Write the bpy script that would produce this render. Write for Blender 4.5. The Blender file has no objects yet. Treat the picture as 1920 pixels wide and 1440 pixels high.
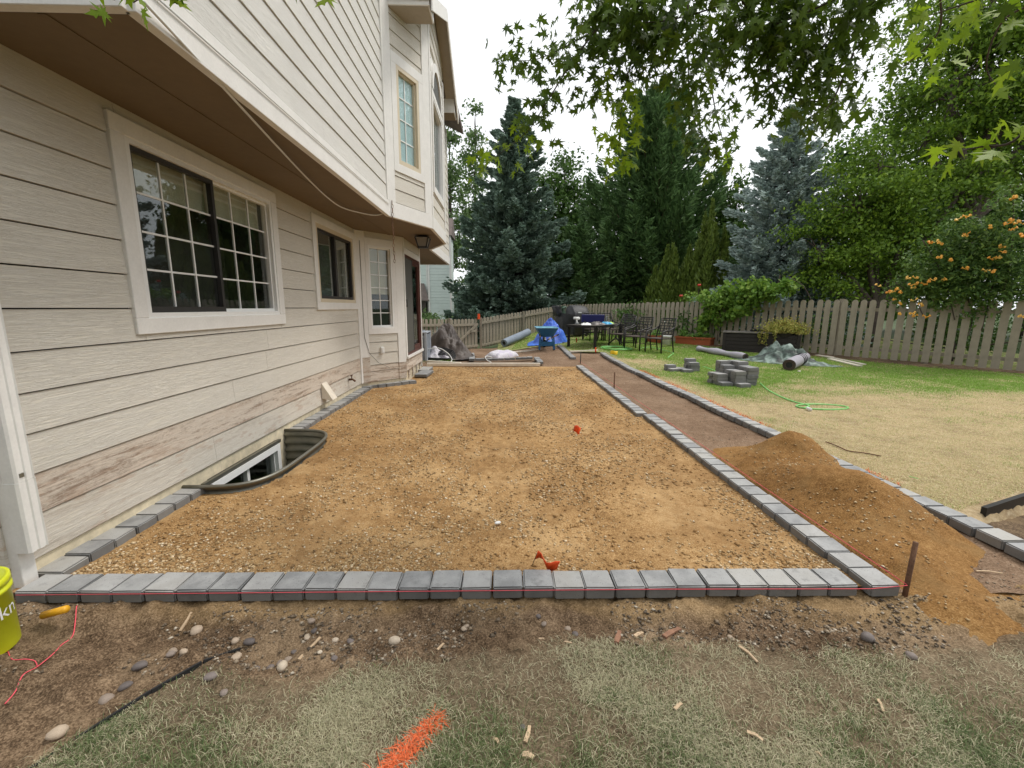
import bpy, bmesh, math, random
import numpy as np
from mathutils import Matrix, Vector
R_ = math.radians
rng = np.random.default_rng(7); random.seed(7)
SC = bpy.context.scene
COL = SC.collection

# ------------------------------------------------------------------ camera
CAMZ = 1.42; F_PX = 807.25
def cam_axes(p, r, y):
    cp, sp, cy, sy = math.cos(p), math.sin(p), math.cos(y), math.sin(y)
    fwd = Vector((sy*cp, cy*cp, -sp)); right = Vector((cy, -sy, 0)); up = right.cross(fwd)
    cr, sr = math.cos(r), math.sin(r)
    return cr*right + sr*up, -sr*right + cr*up, fwd
CR, CU, CF = cam_axes(R_(10.06), R_(0.36), R_(1.267))
cam = bpy.data.cameras.new('camera'); cam.sensor_width = 36; cam.lens = F_PX/1920*36
cam.clip_start = 0.05; cam.clip_end = 2000
camo = bpy.data.objects.new('camera', cam); COL.objects.link(camo)
mw = Matrix.Identity(4)
for i in range(3):
    mw[i][0], mw[i][1], mw[i][2] = CR[i], CU[i], -CF[i]
mw[2][3] = CAMZ; camo.matrix_world = mw
SC.camera = camo
# ------------------------------------------------------------------ world, sun, exposure
SUN_EL, SUN_AZ = R_(58), R_(72)      # azimuth measured from +Y towards +X
w = bpy.data.worlds.new('World'); SC.world = w; w.use_nodes = True
nt = w.node_tree; nt.nodes.clear()
sky = nt.nodes.new('ShaderNodeTexSky'); sky.sky_type = 'NISHITA'; sky.sun_disc = False
sky.sun_elevation = SUN_EL; sky.sun_rotation = SUN_AZ
sky.air_density = 1.0; sky.dust_density = 3.0; sky.ozone_density = 1.0
hs = nt.nodes.new('ShaderNodeHueSaturation'); hs.inputs['Saturation'].default_value = 0.10   # high overcast: cloud takes the blue out
cl = nt.nodes.new('ShaderNodeMixRGB'); cl.inputs['Fac'].default_value = 0.72
cl.inputs['Color2'].default_value = (9.6, 9.8, 10.1, 1)                                     # even cloud deck
bg = nt.nodes.new('ShaderNodeBackground'); bg.inputs['Strength'].default_value = 0.112
ow = nt.nodes.new('ShaderNodeOutputWorld')
nt.links.new(sky.outputs[0], hs.inputs['Color']); nt.links.new(hs.outputs[0], cl.inputs['Color1'])
nt.links.new(cl.outputs[0], bg.inputs['Color']); nt.links.new(bg.outputs[0], ow.inputs['Surface'])
sl = bpy.data.lights.new('sun', 'SUN'); sl.energy = 1.5; sl.angle = R_(12); sl.color = (1, .95, .88)
so = bpy.data.objects.new('sun', sl); COL.objects.link(so)
sd = Vector((math.sin(SUN_AZ)*math.cos(SUN_EL), math.cos(SUN_AZ)*math.cos(SUN_EL), math.sin(SUN_EL)))
so.rotation_euler = (-sd).to_track_quat('-Z', 'Y').to_euler(); so.location = sd*40
vs = SC.view_settings
vs.view_transform = 'Standard'; vs.look = 'None'; vs.gamma = 1; vs.use_curve_mapping = False
vs.exposure = 0.42
SC.render.engine = 'CYCLES'
SC.cycles.use_denoising = True
SC.cycles.max_bounces = 8; SC.cycles.transparent_max_bounces = 16
SC.cycles.caustics_reflective = False; SC.cycles.caustics_refractive = False

# ------------------------------------------------------------------ layout helpers
def ray(px, py):
    return CR*((px-960)/F_PX) + CU*(-(py-720)/F_PX) + CF
def at(px, py, Y):
    d = ray(px, py); t = Y/d.y; return Vector((d.x*t, Y, CAMZ + d.z*t))
def sm(a, b, x):
    t = np.clip((x-a)/(b-a), 0, 1); return t*t*(3-2*t)
def terrain(x, y):
    """large scale level of the yard: flat round the patio, rising to the back fence, falling to the side gate"""
    x = np.asarray(x, float); y = np.asarray(y, float)
    up = 0.031*np.maximum(0, y-10.2)*(1-0.5*sm(18, 30, y))
    dn = -0.032*np.maximum(0, y-11)
    k = sm(-0.6, 1.7, x)
    z = dn*(1-k) + up*k
    return np.clip(z, -.35, .42)
def tz(x, y): return float(terrain(x, y))
def gt(px, py, dz=0.0):
    d = ray(px, py); z = 0.0; p = None
    for _ in range(12):
        t = (z + dz - CAMZ)/d.z; p = Vector((d.x*t, d.y*t, z+dz)); z = .5*z + .5*tz(p.x, p.y)
    return Vector((p.x, p.y, tz(p.x, p.y)))
def hash2(ix, iy, s):
    h = (ix.astype(np.int64)*374761393 + iy.astype(np.int64)*668265263 + s*1442695041) & 0xffffffff
    h = ((h ^ (h >> 13))*1274126177) & 0xffffffff
    return ((h ^ (h >> 16)) & 0xffff)/65535.0
def vnoise(x, y, s=0):
    x = np.asarray(x, float); y = np.asarray(y, float)
    ix = np.floor(x); iy = np.floor(y); fx = x-ix; fy = y-iy
    fx = fx*fx*(3-2*fx); fy = fy*fy*(3-2*fy)
    a = hash2(ix, iy, s); b = hash2(ix+1, iy, s); c = hash2(ix, iy+1, s); d = hash2(ix+1, iy+1, s)
    return (a*(1-fx)+b*fx)*(1-fy) + (c*(1-fx)+d*fx)*fy - .5
def fbm(x, y, f, o=4, s=0):
    z = 0; a = 1.0
    for i in range(o):
        z = z + a*vnoise(np.asarray(x)*f+17.3*i, np.asarray(y)*f-9.1*i, s+i); a *= .5; f *= 2.03
    return z

# ------------------------------------------------------------------ objects and tags
def tag(o, label=None, cat=None, group=None, kind=None):
    if label: o['label'] = label
    if cat: o['category'] = cat
    if group: o['group'] = group
    if kind: o['kind'] = kind
    return o
def empty(name, loc=(0, 0, 0), rz=0.0, label=None, cat=None, group=None):
    o = bpy.data.objects.new(name, None); COL.objects.link(o)
    o.empty_display_size = .1
    o.location = loc; o.rotation_euler = (0, 0, rz)
    return tag(o, label, cat, group)
def link(name, me, parent=None, m=None, loc=None, rot=None, scale=None):
    o = bpy.data.objects.new(name, me); COL.objects.link(o)
    if m is not None and len(me.materials) == 0: me.materials.append(m)
    if parent is not None: o.parent = parent
    if loc is not None: o.location = loc
    if rot is not None: o.rotation_euler = rot
    if scale is not None: o.scale = scale
    return o
def copy_tree(o, parent=None):
    c = o.copy(); COL.objects.link(c); c.parent = parent
    for ch in [k for k in bpy.data.objects if k.parent == o]: copy_tree(ch, c)
    return c
def npmesh(name, V, Fq=None, Ft=None, smooth=False):
    """fast mesh from numpy arrays of quads and / or triangles"""
    me = bpy.data.meshes.new(name); V = np.asarray(V, np.float32)
    nq = 0 if Fq is None else len(Fq); ntr = 0 if Ft is None else len(Ft)
    me.vertices.add(len(V)); me.vertices.foreach_set('co', V.ravel())
    me.loops.add(nq*4+ntr*3); me.polygons.add(nq+ntr)
    li = []; 
    if nq: li.append(np.asarray(Fq).ravel())
    if ntr: li.append(np.asarray(Ft).ravel())
    me.loops.foreach_set('vertex_index', np.concatenate(li).astype(np.int32))
    st = np.concatenate([np.arange(nq)*4, nq*4+np.arange(ntr)*3]).astype(np.int32)
    me.polygons.foreach_set('loop_start', st)
    if smooth: me.polygons.foreach_set('use_smooth', np.ones(nq+ntr, bool))
    me.update(calc_edges=True); me.validate()
    return me
class MB:
    """collects shapes for ONE mesh object"""
    def __init__(s): s.v = []; s.f = []
    def add(s, vs_, fs):
        n = len(s.v); s.v += [tuple(p) for p in vs_]; s.f += [tuple(i+n for i in q) for q in fs]; return s
    def box(s, c, d, M=None):
        cx, cy, cz = c; a, b, h = d[0]/2, d[1]/2, d[2]/2
        vs_ = [Vector((cx+sx*a, cy+sy*b, cz+sz*h)) for sz in (-1, 1) for sx, sy in ((-1, -1), (1, -1), (1, 1), (-1, 1))]
        if M is not None: vs_ = [M @ p for p in vs_]
        return s.add(vs_, [(0, 3, 2, 1), (4, 5, 6, 7), (0, 1, 5, 4), (1, 2, 6, 5), (2, 3, 7, 6), (3, 0, 4, 7)])
    def span(s, a, b, M=None):
        return s.box([(a[i]+b[i])/2 for i in range(3)], [abs(b[i]-a[i]) for i in range(3)], M)
    def bar(s, p, q, w_, h_, up=(0, 0, 1)):
        p = Vector(p); q = Vector(q); d = (q-p); L = d.length; d.normalize(); upv = Vector(up)
        sde = d.cross(upv)
        if sde.length < 1e-4: sde = d.cross(Vector((1, 0, 0)))
        sde.normalize(); u2 = sde.cross(d)
        vs_ = []
        for e in (p, q):
            for a, b in ((-1, -1), (1, -1), (1, 1), (-1, 1)): vs_.append(e + sde*(a*w_/2) + u2*(b*h_/2))
        return s.add(vs_, [(0, 1, 2, 3), (7, 6, 5, 4), (0, 4, 5, 1), (1, 5, 6, 2), (2, 6, 7, 3), (3, 7, 4, 0)])
    def tube(s, pts, r, n=8, cap=True):
        pts = [Vector(p) for p in pts]; rs = r if hasattr(r, '__len__') else [r]*len(pts)
        ref = None; rings = []
        for i, p in enumerate(pts):
            d = (pts[min(i+1, len(pts)-1)] - pts[max(i-1, 0)])
            if d.length < 1e-9: d = Vector((0, 0, 1))
            d.normalize()
            if ref is None or abs(ref.dot(d)) > .97: ref = Vector((0, 0, 1)) if abs(d.z) < .9 else Vector((1, 0, 0))
            a = d.cross(ref).normalized(); b = d.cross(a); ref = -b if False else ref
            rings.append([p + (a*math.cos(2*math.pi*k/n) + b*math.sin(2*math.pi*k/n))*rs[i] for k in range(n)])
        vs_ = [q for rg in rings for q in rg]; fs = []
        for i in range(len(pts)-1):
            for k in range(n):
                k2 = (k+1) % n; fs.append((i*n+k, (i+1)*n+k, (i+1)*n+k2, i*n+k2))
        if cap: fs.append(tuple(range(n))); fs.append(tuple((len(pts)-1)*n+k for k in reversed(range(n))))
        return s.add(vs_, fs)
    def lathe(s, prof, n=20, M=None, a0=0, a1=2*math.pi):
        full = abs(a1-a0-2*math.pi) < 1e-6; m = n if full else n+1
        vs_ = []
        for r, z in prof:
            for k in range(m):
                t = a0+(a1-a0)*k/n; p = Vector((r*math.cos(t), r*math.sin(t), z)); vs_.append(M @ p if M is not None else p)
        fs = []
        for i in range(len(prof)-1):
            for k in range(n):
                k2 = (k+1) % m; fs.append((i*m+k, i*m+k2, (i+1)*m+k2, (i+1)*m+k))
        return s.add(vs_, fs)
    def mesh(s, name, smooth=False, bevel=0):
        me = bpy.data.meshes.new(name); me.from_pydata([tuple(p) for p in s.v], [], s.f)
        if bevel:
            bm = bmesh.new(); bm.from_mesh(me)
            bmesh.ops.bevel(bm, geom=list(bm.edges), offset=bevel, segments=1, affect='EDGES', clamp_overlap=True)
            bm.to_mesh(me); bm.free()
        if smooth:
            me.polygons.foreach_set('use_smooth', np.ones(len(me.polygons), bool))
        me.update(); return me
    def build(s, name, m, parent=None, smooth=False, bevel=0, loc=None, rot=None):
        return link(name, s.mesh(name, smooth, bevel), parent, m, loc, rot)
def grid_sheet(name, xs, ys, zf, hole=None, smooth=True):
    X, Y = np.meshgrid(xs, ys); Z = zf(X, Y)
    V = np.stack([X, Y, Z], -1).reshape(-1, 3); nx, ny = len(xs), len(ys)
    i = np.arange(nx-1)[None, :] + np.arange(ny-1)[:, None]*nx
    Fq = np.stack([i, i+1, i+1+nx, i+nx], -1).reshape(-1, 4)
    if hole is not None:
        c = V[Fq].mean(1); Fq = Fq[~hole(c[:, 0], c[:, 1])]
    return npmesh(name, V, Fq, None, smooth)

# ------------------------------------------------------------------ materials
def nodes(name):
    m = bpy.data.materials.new(name); m.use_nodes = True; t = m.node_tree
    return m, t, t.nodes['Principled BSDF']
def N(t, typ, **kw):
    n = t.nodes.new(typ)
    for k, v in kw.items():
        if k in n.inputs: n.inputs[k].default_value = v
        else: setattr(n, k, v)
    return n
def ramp(t, fac, stops, interp='LINEAR'):
    n = t.nodes.new('ShaderNodeValToRGB'); e = n.color_ramp.elements; n.color_ramp.interpolation = interp
    while len(e) < len(stops): e.new(.5)
    for el, (p, c) in zip(e, stops): el.position = p; el.color = (*c, 1)
    t.links.new(fac, n.inputs[0]); return n.outputs[0]
def mixc(t, fac, a, b, blend='MIX'):
    n = t.nodes.new('ShaderNodeMixRGB'); n.blend_type = blend
    for i, s in ((0, fac), (1, a), (2, b)):
        if isinstance(s, (int, float)): n.inputs[i].default_value = s
        elif isinstance(s, tuple): n.inputs[i].default_value = (*s, 1) if len(s) == 3 else s
        else: t.links.new(s, n.inputs[i])
    return n.outputs[0]
def noise(t, scale, det=4, rough=.55, vec=None, dist=0):
    n = N(t, 'ShaderNodeTexNoise', Scale=scale, Detail=det, Roughness=rough, Distortion=dist)
    if vec is not None: t.links.new(vec, n.inputs['Vector'])
    return n.outputs['Fac']
def bump(t, b, h, strength=.3, dist=.01):
    n = N(t, 'ShaderNodeBump', Strength=strength, Distance=dist); t.links.new(h, n.inputs['Height'])
    t.links.new(n.outputs[0], b.inputs['Normal'])
def coords(t, kind='Object', scale=(1, 1, 1)):
    c = t.nodes.new('ShaderNodeTexCoord')
    mp = N(t, 'ShaderNodeMapping'); mp.inputs['Scale'].default_value = scale
    t.links.new(c.outputs[kind], mp.inputs['Vector']); return mp.outputs[0]
def wpos(t, scale=(1, 1, 1)):
    g = t.nodes.new('ShaderNodeNewGeometry'); mp = N(t, 'ShaderNodeMapping'); mp.inputs['Scale'].default_value = scale
    t.links.new(g.outputs['Position'], mp.inputs['Vector']); return mp.outputs[0]
def orand(t): return t.nodes.new('ShaderNodeObjectInfo').outputs['Random']
def isl(t): return t.nodes.new('ShaderNodeNewGeometry').outputs['Random Per Island']
def plain(name, col, rough=.6, var=.12, nscale=30, metal=0, bstr=.15, spec=.4, bdist=.003):
    m, t, b = nodes(name)
    v = coords(t); n = noise(t, nscale, 5, .6, v); n2 = noise(t, nscale*.13, 3, .6, v)
    f = mixc(t, .5, n, n2)
    lo = tuple(c*(1-var*1.6) for c in col); hi = tuple(min(1, c*(1+var*1.6)) for c in col)
    t.links.new(ramp(t, f, [(.3, lo), (.7, hi)]), b.inputs['Base Color'])
    b.inputs['Roughness'].default_value = rough; b.inputs['Metallic'].default_value = metal
    b.inputs['Specular IOR Level'].default_value = spec
    if bstr: bump(t, b, n, bstr, bdist)
    return m
def leafmat(name, cols, trans=.35, rough=.55, tcol=None):
    """leaves differ one by one; light passes through them"""
    m, t, b = nodes(name); out = t.nodes['Material Output']
    c = ramp(t, isl(t), [(i/max(1, len(cols)-1), k) for i, k in enumerate(cols)])
    p = noise(t, .55, 2, .5, wpos(t)); c = mixc(t, mixc(t, p, (0.0,)*3, (.55,)*3), c, cols[-1])
    t.links.new(c, b.inputs['Base Color']); b.inputs['Roughness'].default_value = rough
    b.inputs['Specular IOR Level'].default_value = .3
    tr = t.nodes.new('ShaderNodeBsdfTranslucent'); mx = N(t, 'ShaderNodeMixShader'); mx.inputs[0].default_value = trans
    if tcol: t.links.new(mixc(t, 1.0, c, tcol, 'MULTIPLY'), tr.inputs[0])
    else: t.links.new(c, tr.inputs[0])
    t.links.new(b.outputs[0], mx.inputs[1]); t.links.new(tr.outputs[0], mx.inputs[2]); t.links.new(mx.outputs[0], out.inputs[0])
    return m

def m_siding(name, col, dirt=0.0):
    """painted lap board with embossed wood grain along its length"""
    m, t, b = nodes(name)
    oi = orand(t); v = wpos(t, (1.2, 1.2, 26)); off = N(t, 'ShaderNodeVectorMath', operation='ADD')
    sc = N(t, 'ShaderNodeMath', operation='MULTIPLY'); sc.inputs[1].default_value = 40.0; t.links.new(oi, sc.inputs[0])
    t.links.new(v, off.inputs[0]); t.links.new(sc.outputs[0], off.inputs[1])
    wv = noise(t, 3.2, 5, .6, off.outputs[0], 1.3); gr = ramp(t, wv, [(.42, (0, 0, 0)), (.5, (1, 1, 1)), (.57, (.15,)*3)])
    big = noise(t, 1.3, 3, .6, wpos(t))
    c = mixc(t, big, tuple(k*.9 for k in col), tuple(min(1, k*1.07) for k in col))
    c = mixc(t, .10, c, gr, 'OVERLAY')
    c = mixc(t, mixc(t, oi, (0, 0, 0), (.09, .09, .09)), c, tuple(k*.8 for k in col))
    if dirt:
        s = noise(t, 2.2, 6, .7, wpos(t, (.7, .7, 9)), .5); s2 = noise(t, 26, 5, .75, wpos(t, (.6, .6, 1.5)))
        mk = ramp(t, mixc(t, .3, s, s2), [(.50, (0, 0, 0)), (.60, (dirt,)*3)])
        c = mixc(t, mk, c, (.20, .12, .07))
        pe = ramp(t, noise(t, 3.1, 4, .7, wpos(t, (1, 1, 4))), [(.55, (0, 0, 0)), (.6, (.55,)*3)])
        c = mixc(t, pe, c, (.50, .38, .29))
    t.links.new(c, b.inputs['Base Color']); b.inputs['Roughness'].default_value = .62
    b.inputs['Specular IOR Level'].default_value = .35
    bump(t, b, mixc(t, .25, gr, noise(t, 160, 3, .6, wpos(t))), .6, .005); return m
MT = {}
MT['siding'] = m_siding('siding_paint', (.67, .635, .56))
MT['siding_faded'] = m_siding('siding_faded_paint', (.71, .695, .65))  # lighter, greyer siding tone for the upper near walls
MT['siding_dirty'] = m_siding('siding_stained_paint', (.64, .56, .47), .75)
MT['siding_soil'] = m_siding('siding_splashed_paint', (.67, .625, .545), .25)
MT['housewrap'] = plain('tar_paper', (.03, .026, .022), .9, .1, 10)
MT['trim'] = plain('trim_paint', (.74, .725, .69), .55, .05, 60, bstr=.1)
MT['trim_dirty'] = m_siding('trim_stained_paint', (.58, .51, .43), .8)
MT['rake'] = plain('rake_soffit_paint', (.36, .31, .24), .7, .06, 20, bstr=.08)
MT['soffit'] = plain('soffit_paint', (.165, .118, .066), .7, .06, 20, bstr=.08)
MT['vinyl'] = plain('window_vinyl', (.80, .80, .78), .4, .03, 40, bstr=.03)
MT['tan_vinyl'] = plain('tan_window_vinyl', (.62, .54, .40), .45, .04, 40, bstr=.03)
MT['screen'] = plain('insect_screen', (.085, .085, .075), .7, .1, 300, bstr=.05)
MT['dark_frame'] = plain('dark_sash', (.035, .033, .032), .5, .1, 30)
MT['mahogany'] = plain('mahogany_paint', (.085, .03, .022), .4, .15, 30)
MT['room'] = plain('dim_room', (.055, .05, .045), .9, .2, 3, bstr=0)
MT['blind'] = plain('roller_blind', (.50, .47, .35), .8, .06, 50)
MT['blue_blind'] = plain('pale_blue_blind', (.66, .86, .93), .7, .05, 8, bstr=0)  # pale blue backing stands in for sky reflected in the upper bay panes
MT['concrete'] = plain('foundation_concrete', (.60, .52, .37), .85, .25, 14, bstr=.5, bdist=.006)
MT['galv'] = plain('galvanised_steel', (.22, .215, .18), .45, .2, 10, metal=.75, bstr=.1)
MT['fence'] = plain('weathered_fence_stain', (.285, .25, .19), .8, .16, 9, bstr=.35)
MT['shingle'] = plain('roof_shingles', (.16, .13, .115), .9, .3, 25, bstr=.6)
MT['mint'] = plain('mint_siding', (.62, .70, .66), .6, .04, 10)
MT['black'] = plain('black_metal', (.022, .02, .019), .45, .2, 40, metal=.3)
MT['rust'] = plain('rusty_steel', (.16, .085, .05), .75, .35, 60, metal=.4, bstr=.4)
MT['rubber'] = plain('black_rubber', (.02, .02, .02), .7, .2, 30)
MT['wood'] = plain('raw_wood', (.52, .38, .24), .7, .16, 18, bstr=.3)
MT['palewood'] = plain('pale_board', (.66, .60, .50), .7, .12, 18, bstr=.2)
MT['orange'] = plain('marking_flag_orange', (.85, .09, .015), .5, .05, 30, bstr=0)
MT['yellow'] = plain('marking_flag_yellow', (.85, .55, .02), .5, .05, 30, bstr=0)
MT['pink'] = plain('pink_mason_line', (.80, .10, .13), .6, .1, 200, bstr=0)
MT['hose'] = plain('green_hose', (.22, .55, .16), .4, .1, 30, bstr=0)
MT['plastic_white'] = plain('white_plastic', (.72, .72, .70), .45, .06, 20)
def m_glass():
    m, t, b = nodes('window_glass'); out = t.nodes['Material Output']
    gl = N(t, 'ShaderNodeBsdfGlossy', Roughness=.015); gl.inputs[0].default_value = (.9, .95, .95, 1)
    tr = N(t, 'ShaderNodeBsdfTransparent'); tr.inputs[0].default_value = (.92, .94, .93, 1)
    lw = N(t, 'ShaderNodeLayerWeight'); pw = N(t, 'ShaderNodeMath', operation='POWER'); pw.inputs[1].default_value = 4.0; t.links.new(lw.outputs['Facing'], pw.inputs[0])
    fr = N(t, 'ShaderNodeMath', operation='MULTIPLY_ADD', use_clamp=True); fr.inputs[1].default_value = .90; fr.inputs[2].default_value = .045; t.links.new(pw.outputs[0], fr.inputs[0])
    mx = t.nodes.new('ShaderNodeMixShader'); t.links.new(fr.outputs[0], mx.inputs[0]); t.links.new(tr.outputs[0], mx.inputs[1]); t.links.new(gl.outputs[0], mx.inputs[2])
    t.links.new(mx.outputs[0], out.inputs[0]); t.nodes.remove(b); return m
MT['glass'] = m_glass()
def m_paver():
    m, t, b = nodes('concrete_paver')
    o = orand(t); v = coords(t); v2 = N(t, 'ShaderNodeVectorMath', operation='ADD')
    s = N(t, 'ShaderNodeMath', operation='MULTIPLY'); s.inputs[1].default_value = 30; t.links.new(o, s.inputs[0])
    t.links.new(v, v2.inputs[0]); t.links.new(s.outputs[0], v2.inputs[1]); vv = v2.outputs[0]
    base = ramp(t, o, [(0, (.19, .193, .195)), (.35, (.275, .276, .272)), (.7, (.325, .32, .308)), (1, (.38, .365, .33))])
    c = mixc(t, ramp(t, noise(t, 9, 4, .6, vv), [(.35, (0, 0, 0)), (.7, (.6,)*3)]), base, (.44, .44, .43))
    c = mixc(t, ramp(t, noise(t, 14, 5, .65, vv), [(.56, (0, 0, 0)), (.72, (.55,)*3)]), c, (.12, .12, .118))
    c = mixc(t, ramp(t, noise(t, 160, 2, .5, vv), [(.66, (0, 0, 0)), (.72, (.8,)*3)]), c, (.06, .06, .06))
    sx = t.nodes.new('ShaderNodeSeparateXYZ'); t.links.new(t.nodes.new('ShaderNodeNewGeometry').outputs['Normal'], sx.inputs[0])   # darker raw sides with their shade painted in; tops keep their colour
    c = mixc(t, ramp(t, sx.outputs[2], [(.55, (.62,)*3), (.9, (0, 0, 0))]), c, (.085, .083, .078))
    t.links.new(c, b.inputs['Base Color']); b.inputs['Roughness'].default_value = .62
    bump(t, b, mixc(t, .5, noise(t, 220, 3, .6, vv), noise(t, 30, 4, .6, vv)), .5, .003); return m
MT['paver'] = m_paver()
def m_ground(name, cols, fine=90, stops=(.28, .5, .72), bs=.8, bd=.012, extra=None, big=1.1):
    m, t, b = nodes(name); p = wpos(t)
    n1 = noise(t, big, 5, .62, p); n2 = noise(t, fine*.18, 6, .68, p); n3 = noise(t, fine, 5, .65, p)
    f = mixc(t, .5, mixc(t, .45, n1, n2), n3)
    c = ramp(t, f, [(stops[i], cols[i]) for i in range(3)])
    if extra:
        for sc_, lo, hi, col, amt in extra:
            c = mixc(t, ramp(t, noise(t, sc_, 5, .65, p), [(lo, (0, 0, 0)), (hi, (amt,)*3)]), c, col)
    t.links.new(c, b.inputs['Base Color']); b.inputs['Roughness'].default_value = .95
    b.inputs['Specular IOR Level'].default_value = .15
    bump(t, b, mixc(t, .5, n3, n2), bs, bd); return m
MT['sand'] = m_ground('excavated_sand', [(.17, .09, .034), (.375, .222, .092), (.55, .375, .19)], 110, (.40, .5, .60),
                      extra=[(.9, .47, .60, (.26, .145, .058), .55), (2.3, .54, .64, (.50, .33, .16), .6), (3.7, .56, .64, (.19, .105, .042), .45)])
MT['pile'] = m_ground('piled_sand', [(.11, .052, .016), (.255, .132, .043), (.40, .24, .095)], 120, (.39, .5, .61),
                      extra=[(3.2, .52, .66, (.25, .15, .06), .6)])
MT['dirt'] = m_ground('path_dirt', [(.10, .060, .035), (.20, .128, .080), (.32, .225, .15)], 100, (.40, .5, .60),
                      extra=[(2.1, .55, .7, (.26, .19, .13), .5), (40, .66, .72, (.45, .36, .25), .6)])
MT['soil'] = m_ground('garden_soil', [(.045, .030, .018), (.125, .085, .052), (.25, .18, .11)], 100, (.4, .5, .6),
                      extra=[(1.6, .52, .66, (.27, .19, .105), .7), (3.3, .56, .68, (.06, .038, .024), .6)])
def m_lawn(name, green, dry):
    m, t, b = nodes(name); p = wpos(t)
    a = t.nodes.new('ShaderNodeAttribute'); a.attribute_name = 'dry'
    n = noise(t, 35, 5, .65, p); n2 = noise(t, 140, 4, .6, p)
    g = ramp(t, n, [(.3, green[0]), (.7, green[1])]); d = ramp(t, n, [(.3, dry[0]), (.7, dry[1])])
    f = N(t, 'ShaderNodeMath', operation='ADD', use_clamp=True); t.links.new(a.outputs['Fac'], f.inputs[0])
    k = ramp(t, n2, [(.3, (0, 0, 0)), (.7, (.3,)*3)]); t.links.new(k, f.inputs[1])
    c = mixc(t, f.outputs[0], g, d)
    c = mixc(t, ramp(t, noise(t, 2.6, 5, .7, p), [(.46, (0, 0, 0)), (.62, (.55,)*3)]), c, (.22, .15, .085)); c = mixc(t, ramp(t, noise(t, 11, 5, .7, p), [(.52, (0, 0, 0)), (.64, (.5,)*3)]), c, (.62, .52, .36))
    t.links.new(c, b.inputs['Base Color']); b.inputs['Roughness'].default_value = .95
    b.inputs['Specular IOR Level'].default_value = .1
    bump(t, b, mixc(t, .5, n, n2), .9, .02); return m
MT['lawn'] = m_lawn('lawn_turf', ((.075, .15, .015), (.135, .235, .028)), ((.38, .275, .15), (.58, .46, .285)))
MT['far_ground'] = plain('far_grass', (.05, .075, .025), .95, .3, 1.5)
def m_blade(name, green, dry):
    m, t, b = nodes(name); out = t.nodes['Material Output']
    a = t.nodes.new('ShaderNodeAttribute'); a.attribute_name = 'dry'; r = isl(t)
    g = ramp(t, r, [(0, green[0]), (1, green[1])]); d = ramp(t, r, [(0, dry[0]), (1, dry[1])])
    c = mixc(t, a.outputs['Fac'], g, d); t.links.new(c, b.inputs['Base Color']); b.inputs['Roughness'].default_value = .6
    b.inputs['Specular IOR Level'].default_value = .25
    tr = t.nodes.new('ShaderNodeBsdfTranslucent'); t.links.new(c, tr.inputs[0]); mx = t.nodes.new('ShaderNodeMixShader'); mx.inputs[0].default_value = .3
    t.links.new(b.outputs[0], mx.inputs[1]); t.links.new(tr.outputs[0], mx.inputs[2]); t.links.new(mx.outputs[0], out.inputs[0]); return m
MT['blade'] = m_blade('grass_blades', ((.12, .29, .018), (.25, .47, .045)), ((.56, .43, .235), (.84, .70, .46)))
MT['blade_front'] = m_blade('thin_grass_blades', ((.065, .12, .035), (.19, .255, .095)), ((.42, .37, .23), (.76, .69, .49)))
def m_stone(name, stops):
    m, t, b = nodes(name); c = ramp(t, isl(t), stops); n = noise(t, 60, 4, .6, wpos(t))
    t.links.new(mixc(t, .3, c, mixc(t, n, (.05,)*3, (.9,)*3), 'OVERLAY'), b.inputs['Base Color']); b.inputs['Roughness'].default_value = .75
    bump(t, b, n, .2, .003); return m
MT['gravel'] = m_stone('gravel_stones', [(0, (.17, .10, .04)), (.3, (.36, .23, .10)), (.7, (.52, .37, .19)), (.92, (.66, .52, .33)), (1, (.74, .65, .50))])
MT['pebble'] = m_stone('dark_gravel', [(0, (.06, .045, .03)), (.4, (.17, .125, .08)), (.8, (.30, .235, .16)), (1, (.50, .44, .35))])
# ================================================================== GROUND
WELL_C, WELL_A, WELL_B = (-2.45, 3.94), .60, .78
def in_well(x, y, k=1.0): return (np.abs((x-WELL_C[0])/(WELL_A*k))**4 + np.abs((y-WELL_C[1])/(WELL_B*k))**4) < 1
def sand_z(x, y):
    z = .022*fbm(x, y, 1.1, 3, 3) + .016*fbm(x, y, 4.5, 4, 11) + .014*np.abs(fbm(x, y, 10, 3, 5)) + .013*fbm(x, y, 22, 2, 7) - .006
    k = sm(0, .35, np.minimum(np.minimum(x+2.3, 1.88-x), np.minimum(y-2.08, 10.4-y)))
    return z*(.25+.75*k) - .006 + .012*sm(.25, 0, y-2.09)
def ar(a, b, s): return np.arange(a, b+s*.5, s)
sand = link('patio_sand_bed', grid_sheet('patio_sand_bed', ar(-2.46, 1.94, .016), np.concatenate([ar(1.98, 5.5, .016), ar(5.53, 10.5, .03)]), sand_z,
            hole=lambda x, y: in_well(x, y) | ((x < -1.85) & (y > 8.2+(x+1.85)*1.1))), None, MT['sand']); tag(sand, kind='structure')
def path_z(x, y): return -.022 + .016*fbm(x, y, 1.6, 3, 21) + .010*fbm(x, y, 8, 4, 31) + .0*y
path = link('path_dirt_bed', grid_sheet('path_dirt_bed', ar(1.93, 3.16, .025), np.concatenate([ar(1.96, 5, .025), ar(5.04, 14.0, .05)]),
            lambda x, y: path_z(x, y)+terrain(x, y)*sm(10, 13, y)), None, MT['dirt']); tag(path, kind='structure')
# bare dirt beyond the patio, up to the side gate
bare = link('bare_dirt', grid_sheet('bare_dirt', ar(-5, 2.0, .06), ar(8.6, 17.5, .06), lambda x, y: terrain(x, y)-.012+.018*fbm(x, y, 1.5, 4, 41) - .05*sm(10.6, 10.3, y)), None, MT['dirt']); tag(bare, kind='structure')
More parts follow.
